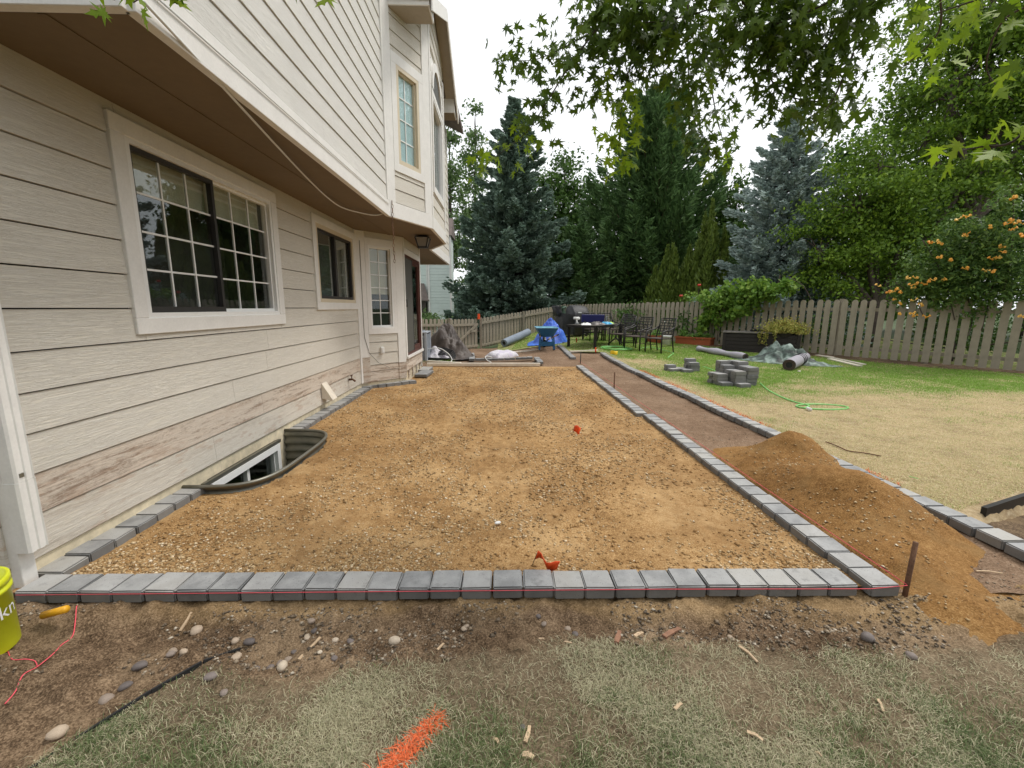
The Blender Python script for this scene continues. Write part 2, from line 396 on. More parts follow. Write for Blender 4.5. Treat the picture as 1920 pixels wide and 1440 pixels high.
# front strip: dug soil next to the pavers, thin turf nearer the camera
EDGE_A, EDGE_B = (-1.60, .95), (-1.16, 1.72)
def edge_side(x, y):
    dx, dy = EDGE_B[0]-EDGE_A[0], EDGE_B[1]-EDGE_A[1]; L = math.hypot(dx, dy)
    return ((x-EDGE_A[0])*dy - (y-EDGE_A[1])*dx)/L        # > 0 on the turf side
def front_turf(x, y):
    """1 = turf, 0 = bare soil"""
    lim = 1.60 + .10*fbm(x, y, 2.2, 3, 55) + .035*np.sin(x*3.1) + .06*fbm(x, y, 9, 2, 56) - .10*sm(-.1, -1.1, x)
    return sm(.07, -.07, y-lim)*sm(-.03, .05, edge_side(x, y))
def front_z(x, y):
    k = front_turf(x, y)
    trench = -.030*np.exp(-((y-1.76)/.09)**2)*sm(2.3, 1.7, x) - .02*np.exp(-((y-1.70)/.12)**2)*sm(-.4, -1.2, x)
    pit = -.085*np.exp(-(((x+1.02)/.11)**2+((y-1.64)/.07)**2)) - .03*np.exp(-(((x+.55)/.08)**2+((y-1.62)/.05)**2))
    z = -.020 + trench + pit + .016*fbm(x, y, 2.2, 3, 61) + (.030*(1-k)+.006)*fbm(x, y, 10, 4, 71)*1.2 + (1-k)*.022*np.abs(fbm(x, y, 24, 3, 72))
    z = z - .014*sm(.10, .0, 1.93-y)
    return np.where(y > 1.945, np.minimum(z, -.02), z)
fxs = np.concatenate([ar(-8, -2.7, .25), ar(-2.6, 3.2, .014), ar(3.4, 9, .3)]); fys = np.concatenate([ar(-6, .8, .2), ar(.95, 2.02, .0125)])
fme = grid_sheet('front_ground', fxs, fys, front_z)
# two materials by what actually lies there
fme.materials.append(MT['soil'])
def m_front():
    m, t, b = nodes('front_soil_and_turf'); a = t.nodes.new('ShaderNodeAttribute'); a.attribute_name = 'turf'; p = wpos(t)
    n1 = noise(t, 1.6, 5, .65, p); n2 = noise(t, 22, 6, .7, p); n3 = noise(t, 130, 5, .65, p)
    f = mixc(t, .5, mixc(t, .5, n1, n2), n3)
    soil = ramp(t, f, [(.4, (.035, .022, .012)), (.5, (.135, .088, .052)), (.60, (.32, .225, .14))])
    soil = mixc(t, ramp(t, noise(t, 1.9, 3, .6, p), [(.48, (0, 0, 0)), (.6, (.75,)*3)]), soil, ramp(t, f, [(.4, (.13, .085, .048)), (.6, (.38, .275, .17))]))
    turf = ramp(t, f, [(.4, (.07, .052, .03)), (.5, (.16, .12, .075)), (.6, (.27, .21, .135))])
    sa = t.nodes.new('ShaderNodeAttribute'); sa.attribute_name = 'spill'; soil = mixc(t, sa.outputs['Fac'], soil, ramp(t, f, [(.4, (.17, .11, .05)), (.5, (.30, .20, .10)), (.6, (.44, .31, .17))]))
    t.links.new(mixc(t, a.outputs['Fac'], soil, turf), b.inputs['Base Color']); b.inputs['Roughness'].default_value = .95
    b.inputs['Specular IOR Level'].default_value = .12
    bump(t, b, mixc(t, .5, n3, n2), .9, .012); return m
fme.materials[0] = m_front()
def vattr(me, name, arr):
    a = me.attributes.new(name, 'FLOAT', 'POINT'); a.data.foreach_set('value', np.asarray(arr, np.float32))
co = np.empty(len(fme.vertices)*3, np.float32); fme.vertices.foreach_get('co', co); co = co.reshape(-1, 3)
vattr(fme, 'turf', front_turf(co[:, 0], co[:, 1]))
vattr(fme, 'spill', np.clip(sm(1.80, 1.92, co[:, 1]+.10*fbm(co[:, 0], co[:, 1], 3, 3, 57))*sm(-2.2, -1.2, co[:, 0]) + .9*sm(.9, 2.0, co[:, 0])*sm(1.68, 1.8, co[:, 1]+.1*fbm(co[:, 0], co[:, 1], 4, 3, 58)), 0, 1)*.85)
tag(link('front_ground', fme), kind='structure')
# back lawn
def dryness(x, y):
    d = sm(7.9, 5.9, y + .55*fbm(x, y, .5, 3, 81)*2 + .02*(x-5))           # scorched near the path end, green towards the fence
    d = np.maximum(d, .9*np.exp(-(((x-3.6)/.7)**2+((y-10.9)/.8)**2)))
    d = np.maximum(d, .85*sm(.95, .0, x-3.15)*sm(9.3, 8.2, y))
    d = np.maximum(d, .7*np.exp(-(((x-5.6)/1.2)**2+((y-7.5)/.5)**2)))
    return np.clip(d + .5*fbm(x, y, 1.7, 3, 91) + .35*fbm(x, y, 6, 2, 93), 0, 1)
def lawn_z(x, y): return terrain(x, y) + .022 + .012*fbm(x, y, .8, 3, 95) - .16*sm(.02, .10, 2.75+(x-3.4)*.36-y)*sm(3.24, 3.32, x)
lxs = np.concatenate([ar(3.05, 9.5, .06), ar(9.6, 16, .2)]); lys = np.concatenate([ar(1.0, 12.0, .06), ar(12.1, 23, .12)])
lme = grid_sheet('lawn', lxs, lys, lawn_z)
co = np.empty(len(lme.vertices)*3, np.float32); lme.vertices.foreach_get('co', co); co = co.reshape(-1, 3)
vattr(lme, 'dry', dryness(co[:, 0], co[:, 1])); tag(link('lawn', lme, None, MT['lawn']), kind='structure')
# lawn strip left of the path end, round the wheelbarrow and table
l2 = grid_sheet('lawn_by_table', ar(1.98, 3.16, .05), np.concatenate([ar(13.0, 23, .1)]), lambda x, y: terrain(x, y)+.02+.01*fbm(x, y, .8, 3, 95))
co = np.empty(len(l2.vertices)*3, np.float32); l2.vertices.foreach_get('co', co); co = co.reshape(-1, 3)
vattr(l2, 'dry', .25*np.clip(fbm(co[:, 0], co[:, 1], 2, 3, 4)+.3, 0, 1)); tag(link('lawn_by_table', l2, None, MT['lawn']), kind='structure')
l3 = grid_sheet('lawn_strip', ar(-.2, 1.99, .05), ar(14.6, 23, .1), lambda x, y: terrain(x, y)+.012+.02*fbm(x, y, .8, 3, 95))
vattr(l3, 'dry', np.full(len(l3.vertices), .1)); tag(link('lawn_strip', l3, None, MT['lawn']), kind='structure')
bed = link('planting_bed', grid_sheet('planting_bed', ar(3.3, 9.0, .05), ar(.9, 3.6, .05), lambda x, y: -.035+.03*fbm(x, y, 3, 4, 44) - .25*sm(2.86, 2.95, y-(x-3.42)*.36)), None, MT['soil']); tag(bed, kind='structure')
far = link('ground', grid_sheet('ground', np.linspace(-400, 400, 60), np.linspace(-250, 700, 60), lambda x, y: -.45 + 0*x), None, MT['far_ground']); tag(far, kind='structure')
mid = link('yard_subsoil', grid_sheet('yard_subsoil', ar(-30, 40, .5), ar(17, 60, .5), lambda x, y: np.where(y > 17.2, terrain(x, y)-.03, -.45)), None, MT['far_ground']); tag(mid, kind='structure')

# ------------------------------------------------------------------ loose stuff on the ground
def stones(name, P, S, m, seed):
    r = np.random.default_rng(seed); n = len(P)
    base = np.array([[1, 0, 0], [-1, 0, 0], [0, 1, 0], [0, -1, 0], [0, 0, 1], [0, 0, -1]], float)
    mid_ = []
    tri = np.array([[0, 2, 4], [2, 1, 4], [1, 3, 4], [3, 0, 4], [2, 0, 5], [1, 2, 5], [3, 1, 5], [0, 3, 5]])
    v = base[None]*(.8+.35*r.random((n, 6, 1))) + .20*r.standard_normal((n, 6, 3))
    sc = S[:, None]*np.stack([.8+.5*r.random(n), .8+.5*r.random(n), .5+.25*r.random(n)], 1)
    v = v*sc[:, None]; a = r.random(n)*6.283; c, s = np.cos(a), np.sin(a)
    x = v[..., 0]*c[:, None]-v[..., 1]*s[:, None]; y = v[..., 0]*s[:, None]+v[..., 1]*c[:, None]
    V = np.stack([x, y, v[..., 2]], -1) + P[:, None]
    F = (tri[None] + (np.arange(n)*6)[:, None, None]).reshape(-1, 3)
    return npmesh(name, V.reshape(-1, 3), None, F)
n = 80000
py = 2.09 + 8.2*rng.random(n)**2.2; px_ = -2.28+4.14*rng.random(n)
k = (fbm(px_, py, 2.2, 3, 301) + .22*rng.standard_normal(n) > .02) & ~in_well(px_, py, 1.06) & ~((px_ < -1.6) & (py > 7.5))
px_, py = px_[k], py[k]; S = .0022+.0085*rng.random(len(px_))**3.0*(1+py*.04)+.0003*py
g = link('sand_gravel', stones('sand_gravel', np.stack([px_, py, sand_z(px_, py)+S*.25], 1), S, MT['gravel'], 1), None, MT['gravel'])
tag(g, 'small tan gravel scattered over the patio sand bed', 'gravel', kind='stuff')
n = 16000; py = 2.10+8.0*rng.random(n)**1.9; px_ = -2.28+4.14*rng.random(n)
k = (fbm(px_, py, 1.6, 3, 331) + .25*rng.standard_normal(n) > .12) & ~in_well(px_, py, 1.06) & ~((px_ < -1.6) & (py > 7.5)); px_, py = px_[k], py[k]; S = .004+.012*rng.random(len(px_))**2.6+.0005*py
g = link('sand_clods', stones('sand_clods', np.stack([px_, py, sand_z(px_, py)+S*.12], 1), S, MT['sand'], 3), None, MT['sand'])
tag(g, 'crumbled clods of sand lying on the patio bed', 'clods', kind='stuff')
n = 14000
px_ = -2.3+5.2*rng.random(n); py = 1.50+.42*rng.random(n)
k = (front_turf(px_, py) < .5) & (fbm(px_, py, 3, 3, 311) > -.1+.3*rng.random(n)); px_, py = px_[k], py[k]
S = .0018+.0095*rng.random(len(px_))**3.4
g = link('soil_gravel', stones('soil_gravel', np.stack([px_, py, front_z(px_, py)+S*.3], 1), S, MT['pebble'], 2), None, MT['pebble'])
tag(g, 'gravel and crumbs mixed in the dug soil before the pavers', 'gravel', kind='stuff')
# smooth river rocks one can count
def rock_mesh(seed):
    bm = bmesh.new(); bmesh.ops.create_icosphere(bm, subdivisions=2, radius=1); r = random.Random(seed)
    ph = [r.random()*6 for _ in range(6)]
    for v in bm.verts:
        q = 1+.13*math.sin(v.co.x*2.3+ph[0])+.12*math.sin(v.co.y*2.7+ph[1])+.08*math.sin(v.co.z*3+v.co.x*2+ph[2]); v.co *= q
    me = bpy.data.meshes.new('rock'); bm.to_mesh(me); bm.free(); me.polygons.foreach_set('use_smooth', np.ones(len(me.polygons), bool)); return me
def m_rock():
    m, t, b = nodes('river_rock_stone'); v = coords(t)
    c = ramp(t, orand(t), [(0, (.10, .085, .08)), (.3, (.20, .165, .15)), (.55, (.32, .25, .19)), (.8, (.46, .36, .26)), (1, (.62, .54, .42))])
    n_ = noise(t, 2.5, 5, .65, v); t.links.new(mixc(t, .35, c, mixc(t, n_, (.15,)*3, (.8,)*3), 'OVERLAY'), b.inputs['Base Color'])
    b.inputs['Roughness'].default_value = .6; bump(t, b, noise(t, 12, 4, .6, v), .25, .05); return m
MT['rock'] = m_rock(); rocks = [rock_mesh(i) for i in range(5)]
for me in rocks: me.materials.append(MT['rock'])
rock_px = [(466, 1188, 17), (366, 1168, 18), (265, 1246, 18), (440, 1190, 12), (590, 1171, 13), (575, 1175, 14), (584, 1158, 13), (322, 1218, 13), (320, 1230, 12), (345, 1224, 12),
           (441, 1222, 17), (502, 1218, 14), (522, 1214, 13), (538, 1217, 13), (528, 1244, 18), (396, 1272, 18), (420, 1300, 12), (238, 1285, 16), (200, 1308, 18), (110, 1384, 20),
           (626, 1226, 13), (628, 1188, 12), (655, 1190, 13), (870, 1168, 13), (740, 1202, 20), (980, 1360, 11), (1064, 1170, 13), (1080, 1182, 13), (1626, 1207, 18), (1708, 1232, 14),
           (875, 1166, 10), (1010, 1155, 10), (1020, 1168, 11), (1370, 1183, 9), (1765, 1160, 13), (480, 1235, 9), (600, 1225, 9), (548, 1200, 10)]
for i, (x, y, s) in enumerate(rock_px):
    d = ray(x, y); t_ = (-.02-CAMZ)/d.z; p = Vector((d.x*t_, d.y*t_, 0)); dist = Vector((p.x, p.y, -CAMZ)).length
    r = s*.5*dist/F_PX*.82
    p.z = float(front_z(np.float64(p.x), np.float64(p.y))) + r*.28
    o = link('river_rock', rocks[i % 5], None, None, p, (0, 0, i*1.7), (r*1.2, r*.9, r*.72))
    tag(o, 'smooth rounded river rock lying in the dug soil or thin grass', 'rock', 'river rocks before the front pavers')
# ------------------------------------------------------------------ grass
def blades(name, P, H, W, lean, dry, m, seed):
    r = np.random.default_rng(seed); n = len(P); a = r.random(n)*6.283
    d = np.stack([np.cos(a), np.sin(a), 0*a], 1); s = np.stack([-np.sin(a), np.cos(a), 0*a], 1)
    L = lean*(.3+r.random(n))
    b0 = P - s*W[:, None]/2; b1 = P + s*W[:, None]/2
    md = P + d*(H*L*.35)[:, None] + np.stack([0*a, 0*a, H*.62], 1)
    m0 = md - s*W[:, None]*.36; m1 = md + s*W[:, None]*.36
    tp = P + d*(H*L)[:, None] + np.stack([0*a, 0*a, H*np.clip(1-.35*L, .3, 1)], 1)
    V = np.stack([b0, b1, m1, m0, tp], 1).reshape(-1, 3); i = np.arange(n)*5
    me = npmesh(name, V, np.stack([i, i+1, i+2, i+3], 1), np.stack([i+3, i+2, i+4], 1))
    vattr(me, 'dry', np.repeat(dry, 5)); me.materials.append(m); return link(name, me)
n = 300000
x = -2.3+5.4*rng.random(n); y = .93+.82*rng.random(n)
dens = .50+1.9*fbm(x, y, 2.1, 3, 401)+.9*fbm(x, y, 7, 2, 402); k = (rng.random(n) < front_turf(x, y)**1.5*np.clip(dens, .12, 1)*(.45+.55*sm(1.62, 1.30, y)))
x, y = x[k], y[k]; z = front_z(x, y)
gr = np.clip(.36+1.5*fbm(x, y, 1.9, 3, 411)+.25*fbm(x, y, 9, 2, 412) + .35*sm(1.5, 1.15, y) - .22*np.exp(-((x-.1)/.5)**2)*sm(1.25, 1.5, y), 0, 1)
dry = np.where(rng.random(len(x)) < gr*.85, .12*rng.random(len(x)), .55+.45*rng.random(len(x)))
Hh = (.010+.018*rng.random(len(x)))*(.8+.5*gr); 
tag(blades('front_grass', np.stack([x, y, z-.002], 1), Hh, .0012+.0014*rng.random(len(x)), np.where(dry > .5, 2.0, 1.0), dry, MT['blade_front'], 5),
    'thin dry and green grass in front of the pavers', 'grass', kind='stuff')
n = 620000
u = rng.random(n); y = 2.2+19.5*u**1.9; x = 3.2+ (8.5*rng.random(n))*np.clip(.35+y/12, 0, 1.25)
k = (x < 12) & ~((y < 2.85+(x-3.4)*.36)); x, y = x[k], y[k]
fx, fy = x-8.1, y-9.9
k = (x < 7.1+np.maximum(0, (15.0-y))*.82-.15) & (x < 7.1+ (22-y)*.6 + 0*y); x, y = x[k], y[k]
dr = dryness(x, y); dry = np.where(rng.random(len(x)) < dr, .6+.4*rng.random(len(x)), .18*rng.random(len(x)))
Hh = (.018+.028*rng.random(len(x)))*(1-.45*dr); sc_ = np.clip(y/6, .8, 2.3)
tag(blades('lawn_grass', np.stack([x, y, lawn_z(x, y)-.003], 1), Hh, (.0024+.0022*rng.random(len(x)))*sc_, np.where(dry > .5, 2.0, .8), dry, MT['blade'], 6),
    'mown back lawn, scorched near the path and green by the fence', 'grass', kind='stuff')
n = 26000
x = .1+3.0*rng.random(n); y = 13.2+8*rng.random(n); k = (x > 2.15) | ((y > 15.0) & (x > .3+.1*(y-15))); x, y = x[k], y[k]
dry = np.where(rng.random(len(x)) < .15, .8, .15*rng.random(len(x)))
tag(blades('grass_by_table', np.stack([x, y, terrain(x, y)+.012], 1), .02+.03*rng.random(len(x)), .006+.003*rng.random(len(x)), np.full(len(x), .8), dry, MT['blade'], 8),
    'green grass round the wheelbarrow and the table', 'grass', kind='stuff')
# tufts along the fence side of the bare dirt and by the cooling unit
n = 3000
x = -2.4+1.1*rng.random(n); y = 11.2+1.2*rng.random(n); k = rng.random(n) < np.exp(-((x+1.9)/.4)**2-((y-11.5)/.45)**2); x, y = x[k], y[k]
tag(blades('weeds', np.stack([x, y, terrain(x, y)-.01], 1), .04+.08*rng.random(len(x)), .008+.006*rng.random(len(x)), np.full(len(x), 1.2), .3*rng.random(len(x)), MT['blade'], 9),
    'pale green weeds growing beside the cooling unit', 'weeds', kind='stuff')
# orange marking paint sprayed across the turf
n = 950; a = rng.random(n); x = -.40+.175*a+.012*rng.standard_normal(n); y = 1.085+.225*a**1.1+.012*rng.standard_normal(n)
m, t, b = nodes('orange_marking_paint'); t.links.new(ramp(t, isl(t), [(0, (.55, .09, .02)), (1, (.80, .17, .05))]), b.inputs['Base Color']); b.inputs['Roughness'].default_value = .7; MT['spray'] = m
tag(blades('sprayed_grass', np.stack([x, y, front_z(x, y)-.001], 1), .012+.014*rng.random(n), .003+.002*rng.random(n), np.full(n, 2.4), np.zeros(n), MT['spray'], 10),
    'streak of orange marking paint sprayed on the front grass', 'paint mark', kind='stuff')
n = 1500; a = rng.random(n); y = 3.2+6.6*a; x = 3.19+.035*rng.standard_normal(n); k = fbm(x, y, 1.3, 2, 451) > -.08; x, y = x[k], y[k]
tag(blades('sprayed_lawn_edge', np.stack([x, y, lawn_z(x, y)-.002], 1), .014+.014*rng.random(len(x)), .005+.003*rng.random(len(x)), np.full(len(x), 1.6), np.zeros(len(x)), MT['spray'], 11),
    'faint orange paint line along the lawn side of the path', 'paint mark', kind='stuff')

# ================================================================== PAVERS
PW, PT = .150, .060
def paver_mesh(seed, w_=PW, d_=PW, h_=PT, bv=.0065):
    r = random.Random(seed); bm = bmesh.new(); bmesh.ops.create_cube(bm, size=1)
    for v in bm.verts: v.co = Vector((v.co.x*w_, v.co.y*d_, v.co.z*h_))
    bmesh.ops.bevel(bm, geom=[e for e in bm.edges if e.verts[0].co.z+e.verts[1].co.z > 0 or abs(e.verts[0].co.z-e.verts[1].co.z) > .01], offset=bv, segments=2, affect='EDGES')
    for v in bm.verts:
        if abs(v.co.z) < h_*.49 or v.co.z > 0: v.co += Vector((r.uniform(-1, 1), r.uniform(-1, 1), r.uniform(-.6, .6)))*.0017
    me = bpy.data.meshes.new('paver'); bm.to_mesh(me); bm.free(); me.materials.append(MT['paver']); return me
PV = [paver_mesh(i) for i in range(6)]
def row(parent, pts, rz, z=.045, jit=.004, skip=()):
    for i, (x_, y_) in enumerate(pts):
        if i in skip: continue
        link('paver', PV[random.randrange(6)], parent, None,
             (x_+random.uniform(-jit, jit), y_+random.uniform(-jit, jit), z-PT/2+random.uniform(-.004, .003)+tz(x_, y_)),
             (random.uniform(-.015, .015), random.uniform(-.015, .015), rz+random.uniform(-.02, .02)+random.choice((0, math.pi/2, math.pi))))
def edging(label): return empty('paver_edging', (0, 0, 0), 0, label, 'paver edging', 'paver edging courses')
e = edging('front course of grey pavers with a pink line along its face')
row(e, [(-2.305+.1555*i, 2.012) for i in range(27)], 0, .045, .002)
e = edging('near part of the patio side course of grey pavers by the sand pile')
row(e, [(1.946-.012*i/22, 2.002+.1562*i) for i in range(23)], 0, .045, .003)
e = edging('far part of the patio side course, stepped towards the house')
row(e, [(1.868-.004*(i % 7 == 0), 5.63+.156*i) for i in range(31)], .02, .045, .006)
e = edging('short course of grey pavers against the house before the window well')
row(e, [(-2.378, 2.17+.158*i) for i in range(7)], 0, .046, .003)
e = edging('course of grey pavers against the house beyond the window well')
row(e, [(-2.372, 4.80+.157*i) for i in range(18)], 0, .046, .004)
e = edging('short slanted course of grey pavers under the bay window')
row(e, [(-2.33+.118*i, 7.62+.103*i) for i in range(6)], .72, .046, .004)
e = edging('outer course of pavers between the dirt path and the scorched lawn')
row(e, [(3.085+.01*math.sin(i*.4), 1.62+.158*i) for i in range(16)], .02, .05, .005)
row(e, [(3.07+.008*math.sin(i*.5)-.0022*i, 4.28+.158*i) for i in range(54)], 0, .05, .006)
e = edging('course of pavers between the wheelbarrow and the table grass')
row(e, [(1.93, 11.75+.158*i) for i in range(19)], 0, .05, .006)
e = edging('low planter course of pavers beyond the patio near the soil bag')
row(e, [(-.82-.012*i, 11.5+.155*i) for i in range(14)], 0, .09, .01)
row(e, [(-.66+.155*i, 11.52+.008*i) for i in range(10)], 0, .09, .012)
row(e, [(.90+.008*i, 11.45-.153*i) for i in range(6)], 0, .09, .01)
# long slab at the patio door, and timbers edging the far side
sl_ = MB().box((0, 0, 0), (.26, .62, .06)).build('door_step_slab', MT['paver'], None, False, .008, (-1.66, 9.05, .035), (0, 0, -.06))
sl2 = MB().box((0, 0, 0), (.24, .55, .06)).build('door_step_slab', MT['paver'], None, False, .008, (-1.74, 9.66, .035), (0, 0, -.03))
tag(sl_, 'long grey slab on the sand by the patio door, bay window end', 'slab', 'slabs laid by the patio door')
tag(sl2, 'grey slab on the sand by the patio door, cooling unit end', 'slab', 'slabs laid by the patio door')
def timber(a, b, w_, h_, label, m='palewood'):
    o = MB().bar(a, b, w_, h_).build('edging_board', MT[m], None, False, .004); return tag(o, label, 'board', 'timber edging boards')
timber((-1.84, 10.42, .05), (.92, 10.48, .05), .09, .07, 'long pale board edging the far side of the patio sand')
timber((-1.95, 11.15, .03), (-1.05, 10.75, .03), .08, .06, 'short pale board lying askew before the cooling unit')
timber((2.02, 12.95, .12), (2.95, 13.25, .13), .07, .05, 'pale board across the far end of the dirt path')
timber((.30, 13.6, .03), (1.25, 14.1, .06), .06, .04, 'pale board on the dirt behind the wheelbarrow')
# loose pavers stacked on the lawn
def loose(x_, y_, z_, rz, label, group, i):
    o = link('paver', PL[i % 3], None, None, (x_, y_, z_), (0, 0, rz)); return tag(o, label, 'paver', group)
PL = [paver_mesh(20+i, .232, .150, .068, .011) for i in range(3)]
lab = 'grey rectangular paver in the tall block-like stack on the lawn'; bx, by = 4.22, 7.85
def put(cx, cy, heights, rz, lab, grp):
    for (i, j), hgt in heights.items():
        for k in range(hgt):
            lb_ = lab.replace('paver in the', 'paver in the %s layer of the' % ('bottom', 'second', 'third', 'fourth', 'fifth', 'sixth')[k])
            c, s = math.cos(rz), math.sin(rz); lx, ly = i*.24, j*.16
            X_, Y_ = cx+lx*c-ly*s, cy+lx*s+ly*c
            loose(X_+random.uniform(-.014, .014), Y_+random.uniform(-.010, .010), tz(X_, Y_)+.022+.034+k*.0685, rz+random.uniform(-.08, .08), lb_, grp, i+j+k)
put(4.36, 7.78, {(0, 0): 4, (0, 1): 4, (1, 0): 5, (1, 1): 5, (1, 2): 6, (1, 3): 6, (0, 2): 5, (0, 3): 6, (-1, 1): 3, (-1, 2): 3, (-1, 0): 1, (0, -1): 1}, .12, lab, 'pavers in the tall stack')
put(3.85, 9.55, {(0, 0): 1, (1, 0): 1, (1, 1): 1, (2, 1): 4, (2, 0): 3, (0, 1): 2, (1, -1): 1}, .1, 'grey rectangular paver in the low untidy pile beside the hose', 'pavers in the low pile')
# ================================================================== HOUSE
house = empty('house', (-2.45, 5, 0), 0, 'two-storey beige lap-sided house with a jettied upper floor and bay', 'house')
house_inv = Matrix.Translation((2.45, -5, 0))
def hp(o):                       # keep world coordinates when parenting to the house
    o.parent = house; o.matrix_parent_inverse = house_inv; return o
class Wall:
    def __init__(s, P0, P1):
        s.o = Vector((P0[0], P0[1], 0)); d = Vector((P1[0]-P0[0], P1[1]-P0[1], 0)); s.L = d.length; s.u = d.normalized(); s.n = Vector((s.u.y, -s.u.x, 0))
    def p(s, u, n, z): return s.o + s.u*u + s.n*n + Vector((0, 0, z))
    def box(s, mb, u0, u1, n0, n1, z0, z1):
        vs_ = [s.p(u, n_, z) for z in (z0, z1) for u, n_ in ((u0, n1), (u1, n1), (u1, n0), (u0, n0))]
        return mb.add(vs_, [(0, 3, 2, 1), (4, 5, 6, 7), (0, 1, 5, 4), (1, 2, 6, 5), (2, 3, 7, 6), (3, 0, 4, 7)])
    def bx(s, name, m, u0, u1, n0, n1, z0, z1, parent=None, bevel=0):
        mb = MB(); s.box(mb, u0, u1, n0, n1, z0, z1); o = mb.build(name, m, None, False, bevel)
        if parent is None: hp(o)
        else: o.parent = parent
        return o
def board(W, u0, u1, z0, z1, m, b=.020, tp=.010, cut=0):
    n0, n1 = -.012, b
    t1 = tp if not cut else tp+(b-tp)*cut
    vs_ = [W.p(u0, n0, z0), W.p(u1, n0, z0), W.p(u1, n1, z0), W.p(u0, n1, z0), W.p(u0, n0, z1), W.p(u1, n0, z1), W.p(u1, t1, z1), W.p(u0, t1, z1)]
    mb = MB().add(vs_, [(0, 1, 2, 3), (4, 7, 6, 5), (3, 2, 6, 7), (0, 4, 5, 1), (0, 3, 7, 4), (1, 5, 6, 2)])
    return hp(mb.build('siding_board', m))
def courses(W, u0, u1, zs, holes, mats, joints=3.6, seed=0):
    r = random.Random(seed); rects = [(u0, u1, zs[0], zs[-1])]
    for (a, b, c, d) in holes:
        out = []
        for (p, q, e, f) in rects:
            if b <= p or a >= q or d <= e or c >= f: out.append((p, q, e, f)); continue
            if a > p: out.append((p, a, e, f))
            if b < q: out.append((b, q, e, f))
            if c > e: out.append((max(a, p), min(b, q), e, c))
            if d < f: out.append((max(a, p), min(b, q), d, f))
        rects = out
    for (p, q, e, f) in rects: W.bx('sheathing', MT['housewrap'], p, q, -.045, -.014, e, f)
    for i in range(len(zs)-1):
        z0, z1 = zs[i]+.008, zs[i+1]; m = mats(i) if callable(mats) else mats
        segs = [(u0, u1, z0, z1)]
        for (a, b, c, d) in holes:
            out = []
            for (p, q, e, f) in segs:
                if b <= p or a >= q or d <= e or c >= f: out.append((p, q, e, f)); continue
                if a > p: out.append((p, a, e, f))
                if b < q: out.append((b, q, e, f))
                if c > e+.012: out.append((max(a, p), min(b, q), e, c))
                if d < f-.012: out.append((max(a, p), min(b, q), d, f))
            segs = out
        for (p, q, e, f) in segs:
            x = p; nxt = p + joints*(.25+.7*r.random()) if q-p > 1.6 else q
            while x < q-1e-6:
                y = min(nxt, q)
                if q-y < .25: y = q
                board(W, x+.001, y-.0015, e, f, m); x = y; nxt = x+joints
def window(W, u0, u1, z0, z1, cols, sashes, rows, trim=.11, fm='vinyl', tm='trim', blind_or_backing=None, sill=False, back=.5, fr=.035, mun=.0135, scr=(), munm='vinyl', bm='blind', n0=.0, bo=-.078):
    """opening u0..u1, z0..z1; trim boards round it, a frame per sash, grille bars, glass and the room behind"""
    root = MB(); W.box(root, u0, u1, -.06+n0, .030+n0, z0, z0+fr); W.box(root, u0, u1, -.06+n0, .030+n0, z1-fr, z1)
    W.box(root, u0, u0+fr, -.06+n0, .030+n0, z0+fr, z1-fr); W.box(root, u1-fr, u1, -.06+n0, .030+n0, z0+fr, z1-fr)
    root = hp(root.build('window', MT[fm]))
    if trim:
        t_ = trim; nb = .037+n0
        for a, b, c, d in ((u0-t_, u1+t_, z1, z1+t_), (u0-t_, u1+t_, z0-t_, z0), (u0-t_, u0-.001, z0+.001, z1-.001), (u1+.001, u1+t_, z0+.001, z1-.001)):
            W.bx('trim_board', MT[tm], a, b, -.01, nb, c, d, root, .003)
    iu0, iu1, iz0, iz1 = u0+fr, u1-fr, z0+fr, z1-fr; sw = (iu1-iu0)/sashes
    for s in range(sashes):
        a, b = iu0+sw*s, iu0+sw*(s+1); off = -.012 if s in scr else -.026
        st = .032 if s in scr else .020
        mb = MB(); 
        for q in ((a, b, iz0, iz0+st*1.3), (a, b, iz1-st, iz1), (a, a+st, iz0+st*1.3, iz1-st), (b-st, b, iz0+st*1.3, iz1-st)): W.box(mb, q[0], q[1], off-.02+n0, off+.022+n0, q[2], q[3])
        mb.build('sash', MT['dark_frame'] if s in scr else MT[fm], root)
        a += st; b -= st; c, d = iz0+st*1.3, iz1-st
        if cols:
            cw, rh = (b-a)/cols, (d-c)/rows
            for i in range(1, cols): W.bx('muntin', MT[munm], a+cw*i-mun/2, a+cw*i+mun/2, off-.018+n0, off-.004+n0, c, d, root)
            for j in range(1, rows): W.bx('muntin', MT[munm], a, b, off-.0165+n0, off-.0055+n0, c+rh*j-mun/2, c+rh*j+mun/2, root)
        else: cw, rh = b-a, d-c
        for i in range(max(1, cols)):
            for j in range(max(1, rows if cols else 1)):
                W.bx('pane', MT['glass'], a+cw*i+.001, a+cw*(i+1)-.001, off-.0125+n0, off-.0095+n0, c+rh*j+.001, c+rh*(j+1)-.001, root)
    if blind_or_backing:
        for (f0, f1, zb) in blind_or_backing: W.bx('blind', MT[bm], iu0+(iu1-iu0)*f0, iu0+(iu1-iu0)*f1, bo-.007+n0, bo+n0, iz0+(iz1-iz0)*zb, iz1, root)
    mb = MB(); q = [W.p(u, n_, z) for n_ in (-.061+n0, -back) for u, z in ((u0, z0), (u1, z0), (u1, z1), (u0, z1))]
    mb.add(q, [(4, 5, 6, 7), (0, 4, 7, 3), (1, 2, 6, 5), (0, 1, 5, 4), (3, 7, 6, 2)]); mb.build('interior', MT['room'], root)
    return root
